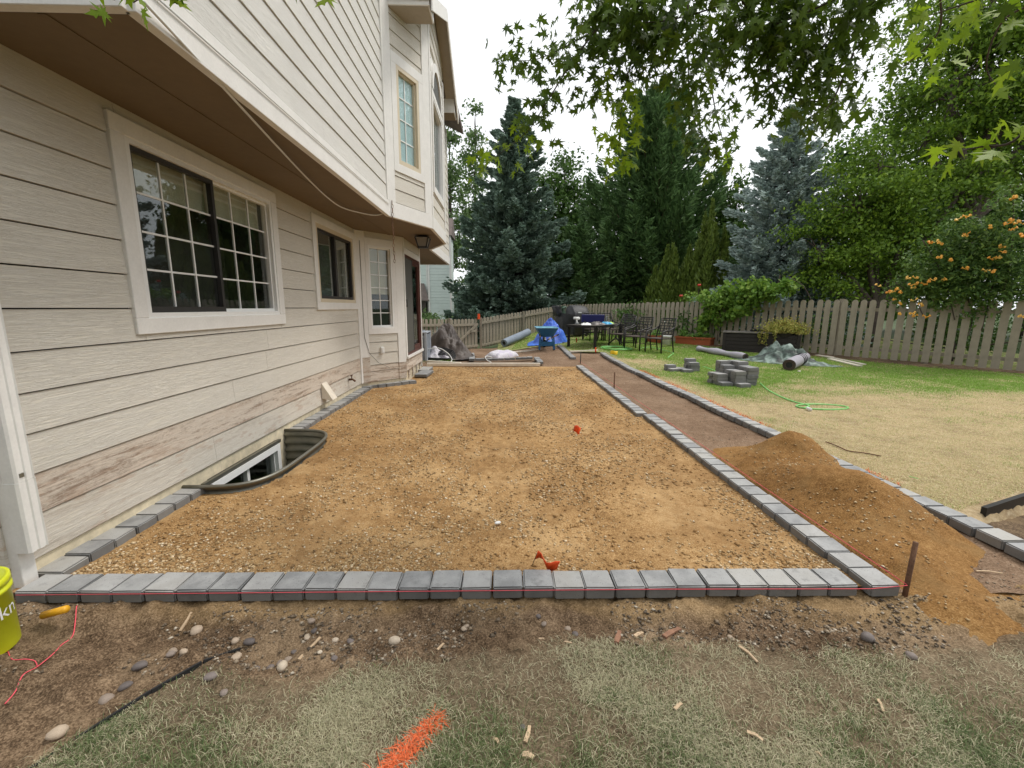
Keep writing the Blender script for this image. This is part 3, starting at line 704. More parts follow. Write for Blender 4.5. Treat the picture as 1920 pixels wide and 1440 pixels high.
# --- lower main wall
W1 = Wall((-2.45, 2.03), (-2.45, 7.43)); zc = [.108, .335, .547, .760, .970, 1.180, 1.396, 1.612, 1.824, 2.036, 2.248, 2.460, 2.672]
def lowmat(i): return MT['siding_soil'] if i == 0 else MT['siding_dirty'] if i == 1 else MT['siding']
win1 = (3.03-2.03, 4.79-2.03, 1.335, 2.49); win2 = (5.87-2.03, 7.27-2.03, 1.475, 2.49)
courses(W1, .02, W1.L-.02, zc, [(win1[0]-.03, win1[1]+.03, win1[2]-.03, win1[3]+.03), (win2[0]-.03, win2[1]+.03, win2[2]-.03, win2[3]+.03)], lowmat, seed=3)
window(W1, *win1, 3, 2, 4, trim=.108, blind_or_backing=[(.02, .98, .755)], scr=(0,))
w2 = window(W1, *win2, 0, 2, 0, trim=.10, fm='tan_vinyl', blind_or_backing=None, fr=.05, scr=(0, 1))
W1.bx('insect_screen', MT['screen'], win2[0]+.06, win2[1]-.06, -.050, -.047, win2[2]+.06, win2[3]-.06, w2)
W1.bx('corner_board', MT['trim'], -.012, .06, -.02, .032, .0, 2.66, None, .003)
W1.bx('corner_board', MT['trim'], W1.L-.075, W1.L-.005, -.02, .036, .11, 2.66, None, .003)
# foundation with the basement window opening
for a, b, c, d in ((0, 1.40, -1.2, .104), (2.50, W1.L+.02, -1.2, .104), (1.40, 2.50, -.0, .104), (1.40, 2.50, -1.2, -.82)):
    W1.bx('foundation', MT['concrete'], a, b, -.25, .002, c, d)
bwin = window(W1, 1.40, 2.50, -.62, -.04, 0, 2, 0, trim=0, fr=.062, n0=.012, back=.6)
W1.bx('flashing', MT['galv'], 1.32, 2.54, .003, .034, -.036, -.004)
W1.bx('window_buck', MT['dark_frame'], 1.40, 2.50, -.12, -.03, -.819, -.622)
# end wall facing the camera side, mostly out of the picture
W0 = Wall((-7.0, 2.02), (-2.45, 2.02)); courses(W0, 0, W0.L-.015, zc, [], lowmat, seed=9)
W0.bx('foundation', MT['concrete'], 0, W0.L-.25, -.25, .001, -1.2, .104)
# --- lower bay
B1 = Wall((-2.45, 7.43), (-1.836, 8.146)); B2 = Wall((-1.836, 8.146), (-1.836, 9.75)); B3 = Wall((-1.836, 9.75), (-2.45, 10.46))
bw = (.235, .70, 1.045, 2.445)
bz = [.10, .29, .40, .61, .80, .94, 1.18, 1.40, 1.61, 1.82, 2.03, 2.24, 2.45, 2.672]
def baymat(i): return MT['siding_dirty'] if i in (0, 1) else MT['siding']
courses(B1, .17, B1.L-.16, bz, [(bw[0]-.03, bw[1]+.03, bw[2]-.09, bw[3]+.03)], baymat, seed=4)
B1.bx('corner_board', MT['trim'], .012, .17, -.02, .028, .55, 2.66, None, .003); B1.bx('corner_board', MT['trim_dirty'], .012, .17, -.02, .0265, .10, .549)
B1.bx('corner_board', MT['trim'], B1.L-.17, B1.L-.002, -.02, .028, .40, 2.66, None, .003); B1.bx('corner_board', MT['trim_dirty'], B1.L-.17, B1.L-.002, -.02, .0265, .10, .399)
bwn = window(B1, *bw, 2, 1, 6, trim=.0, fm='vinyl', blind_or_backing=[(.0, 1, .42)], fr=.025, mun=.014)
B1.bx('trim_board', MT['trim'], .17, B1.L-.17, -.01, .031, bw[3], bw[3]+.12, bwn, .003); B1.bx('trim_board', MT['trim'], .17, B1.L-.17, -.01, .031, bw[2]-.10, bw[2], bwn, .003)
B1.bx('trim_board', MT['trim'], .171, bw[0]-.001, -.01, .030, bw[2], bw[3], bwn); B1.bx('trim_board', MT['trim'], bw[1]+.001, B1.L-.171, -.01, .030, bw[2], bw[3], bwn)
ob = B1.bx('outlet_box', MT['trim'], .385, .455, .014, .055, .60, .715, None, .004)
B1.bx('outlet_cover', MT['plastic_white'], .40, .44, .056, .066, .615, .70, ob)
B1.bx('foundation', MT['concrete'], 0, B1.L, -.2, .0, -.6, .098)
# sliding door face
dz0, dz1 = .50, 2.385
courses(B2, .0, B2.L, [.22, .36, .50], [], MT['siding_dirty'], seed=5); courses(B2, .07, B2.L-.05, [2.50, 2.672], [], MT['siding'], seed=5)
B2.bx('corner_board', MT['trim'], .0, .085, -.02, .030, .505, 2.66, None, .003); B2.bx('corner_board', MT['trim'], B2.L-.06, B2.L-.004, -.02, .030, .505, 2.66, None, .003)
B2.bx('door_header', MT['trim'], .086, B2.L-.061, -.02, .028, dz1, dz1+.11)
B2.bx('door_sill', MT['trim'], .0, B2.L, -.02, .055, dz0-.045, dz0-.001)
dr = MB(); a, b = .09, B2.L-.065
for q in ((a, b, dz0, dz0+.05), (a, b, dz1-.05, dz1-.001), (a, a+.05, dz0+.05, dz1-.05), (b-.05, b, dz0+.05, dz1-.05)): B2.box(dr, q[0], q[1], -.08, .020, q[2], q[3])
dr = hp(dr.build('sliding_door', MT['mahogany'])); mid_ = (a+b)/2-.03
B2.bx('screen_panel', MT['screen'], a+.05, mid_, .002, .008, dz0+.05, dz1-.05, dr); B2.bx('stile', MT['dark_frame'], mid_, mid_+.035, -.02, .012, dz0+.05, dz1-.05, dr)
B2.bx('stile', MT['mahogany'], b-.13, b-.05, -.03, .006, dz0+.05, dz1-.05, dr); B2.bx('rail', MT['mahogany'], mid_+.035, b-.13, -.03, .006, dz0+.05, dz0+.14, dr); B2.bx('rail', MT['mahogany'], mid_+.035, b-.13, -.03, .006, dz1-.13, dz1-.05, dr)
B2.bx('pane', MT['glass'], mid_+.035, b-.13, -.022, -.018, dz0+.14, dz1-.13, dr); B2.bx('handle', MT['black'], a+.06, a+.085, .010, .035, 1.42, 1.56, dr)
mb = MB(); q = [B2.p(u, n_, z) for n_ in (-.085, -.55) for u, z in ((a, dz0), (b, dz0), (b, dz1), (a, dz1))]
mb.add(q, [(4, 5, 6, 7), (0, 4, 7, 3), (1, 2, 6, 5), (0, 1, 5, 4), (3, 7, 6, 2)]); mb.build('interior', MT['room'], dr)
B2.bx('foundation', MT['concrete'], .02, B2.L, -.2, -.02, -.6, .215)
for u in (.25, .62, 1.0, 1.35): B2.bx('sheathing_strip', MT['trim_dirty'], u, u+.09, -.019, .004, .06, .218)
courses(B3, 0, B3.L, bz, [], MT['siding'], seed=6); B3.bx('foundation', MT['concrete'], 0, B3.L, -.2, 0, -.6, .098)
W4 = Wall((-2.45, 10.46), (-2.45, 13.0)); courses(W4, 0, W4.L, zc, [], lowmat, seed=8); W4.bx('foundation', MT['concrete'], 0, W4.L, -.2, 0, -.6, .104)
W5 = Wall((-2.45, 13.0), (-7, 13.0)); courses(W5, 0, W5.L, zc, [], lowmat, seed=8)
# --- soffit and upper storey
ZS = 2.665
mb = MB(); pts = [(-7, 2.16), (-1.605, 2.16), (-1.605, 6.3), (-1.155, 7.25), (-1.155, 8.9), (-1.605, 9.85), (-1.605, 13.2), (-7, 13.2)]
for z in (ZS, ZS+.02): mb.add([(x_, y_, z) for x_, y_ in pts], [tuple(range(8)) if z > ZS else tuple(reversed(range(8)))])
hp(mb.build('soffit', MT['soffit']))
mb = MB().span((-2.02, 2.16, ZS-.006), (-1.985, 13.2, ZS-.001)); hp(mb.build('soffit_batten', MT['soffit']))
U1 = Wall((-1.6, 2.12), (-1.6, 6.3)); U2 = Wall((-1.6, 6.3), (-1.15, 7.25)); U3 = Wall((-1.15, 7.25), (-1.15, 8.9)); U4 = Wall((-1.15, 8.9), (-1.6, 9.85)); U5 = Wall((-1.6, 9.85), (-1.6, 13.2)); U0 = Wall((-7, 2.12), (-1.6, 2.12)); U6 = Wall((-1.6, 13.2), (-7, 13.2))
uz = [2.862+.1815*i for i in range(20)]
for W, ov in ((U1, 0), (U2, 0), (U3, 0), (U4, 0), (U5, 0), (U0, 0), (U6, 0)):
    W.bx('band_board', MT['trim'], 0, W.L, -.02, .034, ZS-.012, 2.858, None, .003)
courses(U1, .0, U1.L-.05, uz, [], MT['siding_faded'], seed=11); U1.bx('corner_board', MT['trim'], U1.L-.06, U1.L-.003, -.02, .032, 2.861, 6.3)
uw = (.265, .775, 3.40, 4.66)
courses(U2, .16, U2.L-.16, uz, [(uw[0]-.03, uw[1]+.03, uw[2]-.10, uw[3]+.03)], MT['siding'], seed=12)
U2.bx('corner_board', MT['trim'], .005, .16, -.02, .030, 2.86, 6.3, None, .003); U2.bx('corner_board', MT['trim'], U2.L-.18, U2.L-.004, -.02, .030, 2.86, 6.1, None, .003)
uwn = window(U2, *uw, 2, 1, 4, trim=.0, fm='tan_vinyl', blind_or_backing=[(0, 1, 0)], fr=.05, mun=.014, bm='blue_blind', bo=-.043)
U2.bx('trim_board', MT['trim'], .16, U2.L-.18, -.01, .033, uw[3], uw[3]+.13, uwn, .003); U2.bx('trim_board', MT['trim'], .16, U2.L-.18, -.01, .033, uw[2]-.11, uw[2], uwn, .003)
U2.bx('trim_board', MT['trim'], .161, uw[0]-.001, -.01, .032, uw[2], uw[3], uwn); U2.bx('trim_board', MT['trim'], uw[1]+.001, U2.L-.181, -.01, .032, uw[2], uw[3], uwn)
aw = (.30, 1.34, 3.35, 4.72)
courses(U3, .0, U3.L-.0, [z for z in uz if z < 6.0], [(aw[0]-.05, aw[1]+.05, aw[2]-.05, 5.36)], MT['siding'], seed=13)
U3.bx('corner_board', MT['trim'], .0, .10, -.02, .032, 2.86, 5.9, None, .003); U3.bx('corner_board', MT['trim'], U3.L-.10, U3.L, -.02, .032, 2.86, 5.5, None, .003)
awn = window(U3, *aw, 0, 1, 0, trim=.09, fm='vinyl', blind_or_backing=[(0, 1, .0)], bm='screen')
# arched fan light over it
ar_ = MB(); nA = 14; cu, cz, ro, ri = (aw[0]+aw[1])/2, 4.84, .56, .44
ring = [(cu+r_*math.cos(math.pi*k/nA), cz+r_*.95*math.sin(math.pi*k/nA)) for k in range(nA+1) for r_ in (ri, ro)]
for n_ in (.0, .040): ar_.add([U3.p(u, n_, z) for u, z in ring], [(2*k, 2*k+1, 2*k+3, 2*k+2) for k in range(nA)])
q = len(ring); ar_.f += [(2*k+1, 2*k+3, q+2*k+3, q+2*k+1) for k in range(nA)] + [(2*k+2, 2*k, q+2*k, q+2*k+2) for k in range(nA)]
arw = hp(ar_.build('arched_window', MT['trim']))
MB().add([U3.p(cu+ri*math.cos(math.pi*k/nA), .012, cz+ri*.95*math.sin(math.pi*k/nA)) for k in range(nA+1)], [tuple(range(nA+1))]).build('pane', MT['screen'], arw)
U3.bx('panel', MT['trim'], aw[0]-.09, aw[1]+.09, -.01, .006, 4.80, 5.40, arw)
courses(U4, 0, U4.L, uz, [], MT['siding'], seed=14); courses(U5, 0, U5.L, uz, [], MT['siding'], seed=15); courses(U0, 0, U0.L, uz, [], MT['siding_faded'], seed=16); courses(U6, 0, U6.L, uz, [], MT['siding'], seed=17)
# cornice return, rakes and roofs
mb = MB().span((-1.56, 6.42, 5.30), (-.97, 6.80, 5.56)); cr = hp(mb.build('cornice_return', MT['trim'], None, False, .004))
MB().span((-1.555, 6.44, 5.292), (-.99, 6.79, 5.299)).build('return_soffit', MT['rake'], cr)
mb = MB().span((-1.56, 9.42, 5.24), (-.97, 9.78, 5.50)); cr2 = hp(mb.build('cornice_return', MT['trim'], None, False, .004))
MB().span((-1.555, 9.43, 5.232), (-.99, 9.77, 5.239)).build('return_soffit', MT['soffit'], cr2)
apex = 6.20
for y0, z0, in ((6.40, 5.36), (9.78, 5.30)):
    yc = 8.09; mb = MB()
    v = [(x_, y_, z_+dz) for dz in (0, .06) for x_, y_, z_ in ((-.93, y0, z0), (-3.2, y0, z0), (-3.2, yc, apex), (-.93, yc, apex))]
    mb.add(v, [(0, 1, 2, 3), (7, 6, 5, 4), (0, 3, 7, 4), (0, 4, 5, 1), (1, 5, 6, 2)]); rf = hp(mb.build('bay_roof', MT['shingle']))
    mb = MB(); mb.add([(x_, y_, z_) for x_, y_, z_ in ((-.95, y0, z0-.004), (-1.14, y0, z0-.004), (-1.14, yc, apex-.004), (-.95, yc, apex-.004))], [(3, 2, 1, 0)]); mb.build('rake_soffit', MT['rake'], rf)
    mb = MB(); mb.add([(-.945, y0, z0-.13), (-.945, yc, apex-.13), (-.945, yc, apex+.0), (-.945, y0, z0+.0), (-.925, y0, z0-.13), (-.925, yc, apex-.13), (-.925, yc, apex+.055), (-.925, y0, z0+.055)], [(0, 1, 2, 3), (7, 6, 5, 4), (0, 4, 5, 1), (0, 3, 7, 4), (3, 2, 6, 7), (1, 5, 6, 2)]); mb.build('rake_board', MT['trim'], rf)
mb = MB().add([(-1.15, 7.25, 5.5), (-1.15, 8.9, 5.5), (-1.15, 8.9, 5.72), (-1.15, 8.09, 6.16), (-1.15, 7.25, 5.74)], [(0, 1, 2, 3, 4)]); hp(mb.build('gable_panel', MT['trim']))
mb = MB(); mb.add([(x_, y_, z_+dz) for dz in (0, .12) for x_, y_, z_ in ((-1.15, 1.8, 6.32), (-1.15, 13.5, 6.32), (-4.3, 13.5, 7.8), (-4.3, 1.8, 7.8))], [(0, 1, 2, 3), (7, 6, 5, 4), (0, 4, 5, 1), (0, 3, 7, 4), (1, 5, 6, 2)]); hp(mb.build('roof', MT['shingle']))
mb = MB(); mb.add([(x_, y_, z_+dz) for dz in (0, .12) for x_, y_, z_ in ((-7.45, 1.8, 6.32), (-7.45, 13.5, 6.32), (-4.3, 13.5, 7.8), (-4.3, 1.8, 7.8))], [(3, 2, 1, 0), (4, 5, 6, 7), (0, 1, 5, 4), (0, 4, 7, 3)]); hp(mb.build('roof', MT['shingle']))
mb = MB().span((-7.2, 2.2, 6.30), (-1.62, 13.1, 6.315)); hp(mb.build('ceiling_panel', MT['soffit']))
# downspout at the near corner
ds = MB(); X0, X1, Y0, Y1 = -2.415, -2.345, 2.01, 2.105
prof = [(X0, Y0), (X1-.01, Y0), (X1, Y0+.01), (X1, Y0+.03), (X1-.006, Y0+.035), (X1-.006, Y0+.045), (X1, Y0+.05), (X1, Y0+.07), (X1-.006, Y0+.075), (X1-.006, Y0+.082), (X1, Y1-.008), (X1-.008, Y1), (X0, Y1)]
def extr(mb, prof, za, zb, g=0):
    n_ = len(prof); cx = sum(p[0] for p in prof)/n_; cy = sum(p[1] for p in prof)/n_
    vs_ = [(cx+(x_-cx)*(1+g), cy+(y_-cy)*(1+g), z) for z in (za, zb) for x_, y_ in prof]
    return mb.add(vs_, [(i, (i+1) % n_, n_+(i+1) % n_, n_+i) for i in range(n_)] + [tuple(reversed(range(n_))), tuple(range(n_, 2*n_))])
extr(ds, prof, .20, .565); extr(ds, prof, .566, 2.62, -.06); ds = hp(ds.build('downspout', MT['trim']))
MB().box((X1-.004, Y0+.03, .60), (.012, .02, .02)).build('strap', MT['galv'], ds)
# things fixed to the wall
bib = MB().tube([(-2.43, 6.77, .285), (-2.37, 6.77, .285), (-2.33, 6.77, .255)], [.018, .016, .017], 8); bib.tube([(-2.385, 6.77, .30), (-2.385, 6.77, .345)], .008, 6); bib.tube([(-2.385, 6.74, .35), (-2.385, 6.80, .35)], .010, 6)
hp(bib.build('hose_bib', MT['rust'], None, True))
vt = MB(); y0, z0 = 5.72, .17
vt.add([(-2.43, y0, z0+.03), (-2.43, y0+.16, z0+.03), (-2.43, y0+.16, z0+.22), (-2.43, y0, z0+.22), (-2.30, y0, z0), (-2.30, y0+.16, z0), (-2.42, y0, z0+.235), (-2.42, y0+.16, z0+.235), (-2.285, y0, z0+.01), (-2.285, y0+.16, z0+.01)],
       [(6, 8, 9, 7), (4, 5, 9, 8), (0, 4, 8, 6, 3), (1, 2, 7, 9, 5), (3, 6, 7, 2), (0, 1, 5, 4)]); hp(vt.build('vent_hood', MT['palewood']))
wire = [B1.p(.08, .034, z) for z in (2.5, 1.6, .9)] + [B1.p(.16, .036, .62), B1.p(.33, .04, .44), B1.p(.55, .045, .33)]
hp(MB().tube(wire, .004, 5).build('wall_wire', MT['galv'], None, True))
# ---- lantern under the bay
lan = empty('hanging_lantern', (-1.42, 7.98, 2.655), 0, 'small black square lantern fixed under the upper bay', 'lantern')
MB().box((0, 0, -.012), (.12, .12, .025)).build('canopy_plate', MT['black'], lan, False, .004)
cap = MB(); 
cap.add([(s1*.125, s2*.125, -.03) for s1, s2 in ((-1, -1), (1, -1), (1, 1), (-1, 1))]+[(s1*.06, s2*.06, .0) for s1, s2 in ((-1, -1), (1, -1), (1, 1), (-1, 1))], [(3, 2, 1, 0), (4, 5, 6, 7), (0, 1, 5, 4), (1, 2, 6, 5), (2, 3, 7, 6), (3, 0, 4, 7)]); cap.build('lantern_cap', MT['black'], lan)
fr_ = MB()
for s1, s2 in ((-1, -1), (1, -1), (1, 1), (-1, 1)): fr_.bar((s1*.115, s2*.115, -.03), (s1*.07, s2*.07, -.19), .016, .016)
fr_.box((0, 0, -.196), (.165, .165, .016)); fr_.build('lantern_frame', MT['black'], lan)
gl = MB(); gl.add([(s1*.108, s2*.108, -.032) for s1, s2 in ((-1, -1), (1, -1), (1, 1), (-1, 1))]+[(s1*.066, s2*.066, -.188) for s1, s2 in ((-1, -1), (1, -1), (1, 1), (-1, 1))], [(0, 1, 5, 4), (1, 2, 6, 5), (2, 3, 7, 6), (3, 0, 4, 7)])
MT['frost'] = plain('frosted_glass', (.24, .22, .19), .3, .05, 20); gl.build('lantern_glass', MT['frost'], lan)
# ---- white cable slung below the upper floor, chain at its end
cb = [(-1.54, 2.13, 2.70), (-1.57, 2.5, 2.665), (-1.62, 2.9, 2.64), (-1.73, 3.6, 2.625), (-1.84, 4.3, 2.615), (-1.93, 5.0, 2.605), (-1.95, 5.5, 2.60), (-1.86, 5.85, 2.61), (-1.70, 6.12, 2.63), (-1.56, 6.28, 2.72)]
def smooth_path(P, k=6):
    P = [Vector(p) for p in P]; out = []
    for i in range(len(P)-1):
        a, b, c, d = P[max(i-1, 0)], P[i], P[i+1], P[min(i+2, len(P)-1)]
        for j in range(k):
            t_ = j/k; out.append(.5*((2*b)+(c-a)*t_+(2*a-5*b+4*c-d)*t_*t_+(3*b-a-3*c+d)*t_**3))
    return out+[P[-1]]
tag(MB().tube(smooth_path(cb), .0075, 6).build('cable', MT['plastic_white'], None, True), 'thin white cable slung under the jettied upper floor', 'cable')
tag(MB().tube([(-1.556, 2.2, 2.78), (-1.556, 4.2, 2.79), (-1.556, 6.25, 2.80)], .005, 5).build('cable', MT['plastic_white'], None, True), 'thin white cable fixed along the band board of the upper floor', 'cable')
ch = MB()
for k in range(16):
    z = 2.84-.052*k; c_ = Vector((-1.535+.004*math.sin(k), 6.33, z)); 
    ch.tube([c_+Vector((.011*math.cos(a_) if k % 2 else 0, 0 if k % 2 else .011*math.cos(a_), .03*math.sin(a_))) for a_ in [i*math.pi/4 for i in range(9)]], .0035, 4, False)
tag(ch.build('rain_chain', MT['rust'], None), 'short rusty chain hanging from the corner of the upper bay', 'chain')
# ---- window well
ww = empty('window_well', (-2.45, 3.94, 0), 0, 'corrugated galvanised window well sunk into the sand by the wall', 'window well')
def wellpt(t_, k=1.0):
    c, s = math.cos(t_), math.sin(t_)
    return (WELL_A*k*math.copysign(abs(c)**.5, c), WELL_B*k*math.copysign(abs(s)**.5, s))
nT = 40; TT = [-math.pi/2+math.pi*i/nT for i in range(nT+1)]
zz = [.052-.0225*i for i in range(45)]; vs_ = []; fs = []
for j, z in enumerate(zz):
    k = 1.0-.045*(.5-.5*math.cos(j*2*math.pi/4.0)) if j > 1 else 1.0
    for t_ in TT: x_, y_ = wellpt(t_, k); vs_.append((max(x_, 0.004), y_, z))
for j in range(len(zz)-1):
    for i in range(nT): a = j*(nT+1)+i; fs.append((a, a+1, a+nT+2, a+nT+1))
MB().add(vs_, fs).build('liner', MT['galv'], ww, True)
rim = [Vector((max(wellpt(t_)[0], .006), wellpt(t_)[1], .052)) for t_ in TT]; MB().tube(rim, .016, 8).build('rolled_rim', MT['galv'], ww, True)
vs_ = [(max(wellpt(t_, .99)[0], 0.0), wellpt(t_, .99)[1], -.90) for t_ in TT]
MB().add(vs_+[(-.0, 0, -.90)], [(i, i+1, nT+1) for i in range(nT)]).build('gravel_floor', MT['pebble'], ww)

# ================================================================== FENCES
def picket_mesh(w_, t_, h_, name='picket'):
    r = w_/2; pts = [(-r, 0), (r, 0), (r, h_-.05)] + [(r*math.cos(a_), h_-.05+.05*math.sin(a_)) for a_ in (.5, 1.1, 1.571, 2.04, 2.64)] + [(-r, h_-.05)]
    n_ = len(pts); vs_ = [(x_, -t_/2, z) for x_, z in pts]+[(x_, t_/2, z) for x_, z in pts]
    fs = [tuple(range(n_)), tuple(reversed(range(n_, 2*n_)))]+[(i, n_+i, n_+(i+1) % n_, (i+1) % n_) for i in range(n_)]
    me = bpy.data.meshes.new(name); me.from_pydata(vs_, [], fs); me.materials.append(MT['fence']); return me
PK = picket_mesh(.140, .019, 1.0)
def fence(nodes_, label, pitch, front=True, name='picket_fence', post_every=2.4, first_post=True, rails=(.16, .83)):
    """nodes: (x, y, zbottom, ztop); pickets on the yard side"""
    root = empty(name, (nodes_[0][0], nodes_[0][1], nodes_[0][2]), 0, label, 'fence', 'fences round the yard')
    inv = Matrix.Translation((-nodes_[0][0], -nodes_[0][1], -nodes_[0][2]))
    def par(o): o.parent = root; o.matrix_parent_inverse = inv; return o
    r = random.Random(len(label))
    for a, b in zip(nodes_[:-1], nodes_[1:]):
        A = Vector(a[:2]); B = Vector(b[:2]); L = (B-A).length; d = (B-A)/L; ang = math.atan2(d.y, d.x); nrm = Vector((d.y, -d.x))
        if nrm.dot(-A) < 0: nrm = -nrm
        s = nrm*(.045 if front else -.045); k = int(L/pitch)
        for i in range(k):
            t_ = (i+.5)/k; p = A+d*(L*t_)+s; zb = a[2]+(b[2]-a[2])*t_; zt = a[3]+(b[3]-a[3])*t_
            par(link('picket', PK, None, None, (p.x, p.y, zb+.02+r.uniform(-.008, .008)), (r.uniform(-.008, .008), r.uniform(-.010, .010), ang+r.uniform(-.03, .03)), (1, 1, zt-zb-.02)))
        for f in rails:
            par(MB().bar((A.x, A.y, a[2]+(a[3]-a[2])*f), (B.x, B.y, b[2]+(b[3]-b[2])*f), .038, .088).build('rail', MT['fence']))
        np_ = max(1, round(L/post_every))
        for i in range(np_+1):
            t_ = i/np_; p = A+d*(L*t_)-s*.6; zb = a[2]+(b[2]-a[2])*t_; zt = a[3]+(b[3]-a[3])*t_
            if i == 0 and a is not nodes_[0]: continue
            par(MB().box((p.x, p.y, (zb-.2+zt+.02)/2), (.09, .09, zt-zb+.22), None).build('post', MT['fence']))
    return root
fence([(3.05, 21.6, .33, 1.585), (4.36, 19.2, .28, 1.61), (7.05, 15.1, .19, 1.685), (9.55, 12.15, .12, 1.70), (12.0, 9.25, .05, 1.66), (14.2, 6.6, .0, 1.62)],
      'weathered picket fence running along the back of the lawn behind the table', .195)
fence([(-.90, 17.4, -.24, 1.00), (.9, 19.3, .02, 1.25), (3.0, 21.62, .33, 1.57)], 'weathered picket fence between the side gate and the back corner, rails towards the yard', .185, front=False, rails=(.12, .84))
fence([(-4.6, 12.4, -.1, 1.06), (-3.1, 14.3, -.16, 1.04), (-1.98, 16.02, -.24, 1.0)], 'weathered picket fence between the house and the side gate', .19, front=False, rails=(.12, .82))
gate = empty('garden_gate', (-1.93, 16.1, -.24), math.atan2(1.2, .98), 'weathered wooden picket gate with a diagonal brace beside the side fence', 'gate')
gl_ = 1.52
for i in range(8): link('picket', PK, gate, None, (.10+i*(gl_-.2)/7, .045, .06), None, (1, 1, 1.16))
for z in (.16, 1.0): MB().bar((.03, 0, z), (gl_-.03, 0, z), .038, .09).build('rail', MT['fence'], gate)
MB().bar((.08, -.04, .22), (gl_-.14, -.04, .98), .03, .09).build('brace', MT['fence'], gate)
MB().bar((gl_-.55, -.04, .74), (gl_-.03, -.04, .76), .03, .08).build('rail', MT['fence'], gate); MB().box((gl_-.07, -.075, .78), (.10, .03, .05)).build('latch', MT['black'], gate)
pc = tag(MB().tube([(-.95, 17.25, .96), (-.95, 17.25, 1.17)], .05, 10).build('post_cap', MT['orange'], None), 'small orange cup set on top of the gate post', 'cup')
MT['barkchip'] = plain('bark_chip', (.27, .14, .085), .8, .25, 30)
MT['terra'] = plain('terracotta_resin', (.30, .075, .025), .6, .12, 14)
# ================================================================== SAND PILE
def pile_h(x, y):
    h = .30*np.exp(-(((x-2.78)/.30)**2+((y-3.86)/.30)**2)**1.0) + .305*np.exp(-(((x-2.60)/.36)**2+((y-2.92)/.44)**2))
    h = h + .10*np.exp(-(((x-2.35)/.30)**2+((y-3.6)/.55)**2)) + .085*np.exp(-(((x-2.28)/.24)**2+((y-2.20)/.36)**2)) + .05*np.exp(-(((x-2.22)/.18)**2+((y-1.80)/.12)**2))
    h = h*(1+.16*fbm(x, y, 3.0, 3, 501)) + .02*fbm(x, y, 9, 4, 511)*sm(0, .08, h) + .010*np.abs(fbm(x, y, 24, 3, 521))*sm(0, .05, h)
    edge = sm(2.035, 2.10, x + .5*np.maximum(0, 1.9-y))*sm(3.04, 2.93, x-.22*sm(3.1, 3.6, y)*sm(4.4, 4.0, y))
    return (h-.035)*edge - .03*(1-edge) - .0
pme = grid_sheet('sand_pile', ar(1.98, 3.28, .0125), ar(1.45, 4.75, .0125), lambda x, y: -.012+pile_h(x, y))
tag(link('sand_pile', pme, None, MT['pile']), 'long twin heap of brown sand spilling across the dirt path', 'sand pile')
n = 5200; x = 2.05+1.0*rng.random(n); y = 1.6+3.0*rng.random(n); hh = pile_h(x, y); k = (hh > .005) & (rng.random(n) < np.clip(.25+.9*fbm(x, y, 3, 2, 541)+.5*np.exp(-((hh-.10)/.05)**2), .05, 1)); x, y, hh = x[k], y[k], hh[k]
S = .0025+.0085*rng.random(len(x))**3
tag(link('pile_gravel', stones('pile_gravel', np.stack([x, y, -.012+hh+S*.3], 1), S, MT['gravel'], 12), None, MT['gravel']), 'tan gravel stones over the sand heap on the path', 'gravel', kind='stuff')
n = 2600; y = 2.0+8.8*rng.random(n)**1.6; x = 2.04+.95*rng.random(n); k = pile_h(x, y) < -.005; x, y = x[k], y[k]; S = .0025+.005*rng.random(len(x))**2.5
tag(link('path_gravel', stones('path_gravel', np.stack([x, y, path_z(x, y)+S*.3], 1), S, MT['pebble'], 13), None, MT['pebble']), 'small stones strewn on the dirt path', 'gravel', kind='stuff')

# ================================================================== small things near the camera
def fz(x_, y_): return float(front_z(np.float64(x_), np.float64(y_)))
def gsand(px, py, z=0.0):
    d = ray(px, py); t_ = (z-CAMZ)/d.z; return Vector((d.x*t_, d.y*t_, z))
# bucket
BP = gsand(-35, 1245, -.03)
bk = empty('bucket', (-2.20, 1.645, fz(-2.2, 1.645)), .0, 'lime yellow plastic bucket with a ribbed rim and white lettering', 'bucket'); bk.rotation_euler = (R_(3), R_(-2), 0)
MT['lime'] = plain('lime_plastic', (.58, .62, .015), .38, .06, 12, spec=.5)
ro, hB = .128, .315
MB().lathe([(0, 0), (.108, 0), (.112, .006), (ro, hB-.06), (ro+.008, hB-.058), (ro+.008, hB-.044), (ro, hB-.042), (ro+.001, hB-.03), (ro+.009, hB-.028), (ro+.009, hB-.002), (ro+.004, hB), (ro-.004, hB), (.108, .012), (0, .012)], 40).build('bucket_body', MT['lime'], bk, True)
MT['ochre'] = plain('ochre_plastic', (.75, .38, .02), .45, .05, 20)
def text_on(parent, txt, size, rot_a, z, rad, m, slant=0.0):
    cu = bpy.data.curves.new('lettering', 'FONT'); cu.body = txt; cu.size = size; cu.extrude = .0; cu.align_x = 'LEFT'
    o = bpy.data.objects.new('lettering', cu); COL.objects.link(o); dg = bpy.context.evaluated_depsgraph_get(); me = bpy.data.meshes.new_from_object(o.evaluated_get(dg)); bpy.data.objects.remove(o); bpy.data.curves.remove(cu)
    bm = bmesh.new(); bm.from_mesh(me); bmesh.ops.subdivide_edges(bm, edges=[e for e in bm.edges if e.calc_length() > .012], cuts=2)
    for v in bm.verts:
        a_ = rot_a + v.co.x/rad; zz_ = z+v.co.y; rr = rad_at(zz_)+.0012; v.co = Vector((rr*math.cos(a_), rr*math.sin(a_), zz_))
    bm.to_mesh(me); bm.free(); return link('lettering', me, parent, m)
def rad_at(z): return .112+(ro-.112)*min(1, max(0, (z-.006)/(hB-.066)))
text_on(bk, 'kn', .085, R_(-3), .150, .12, MT['plastic_white'])
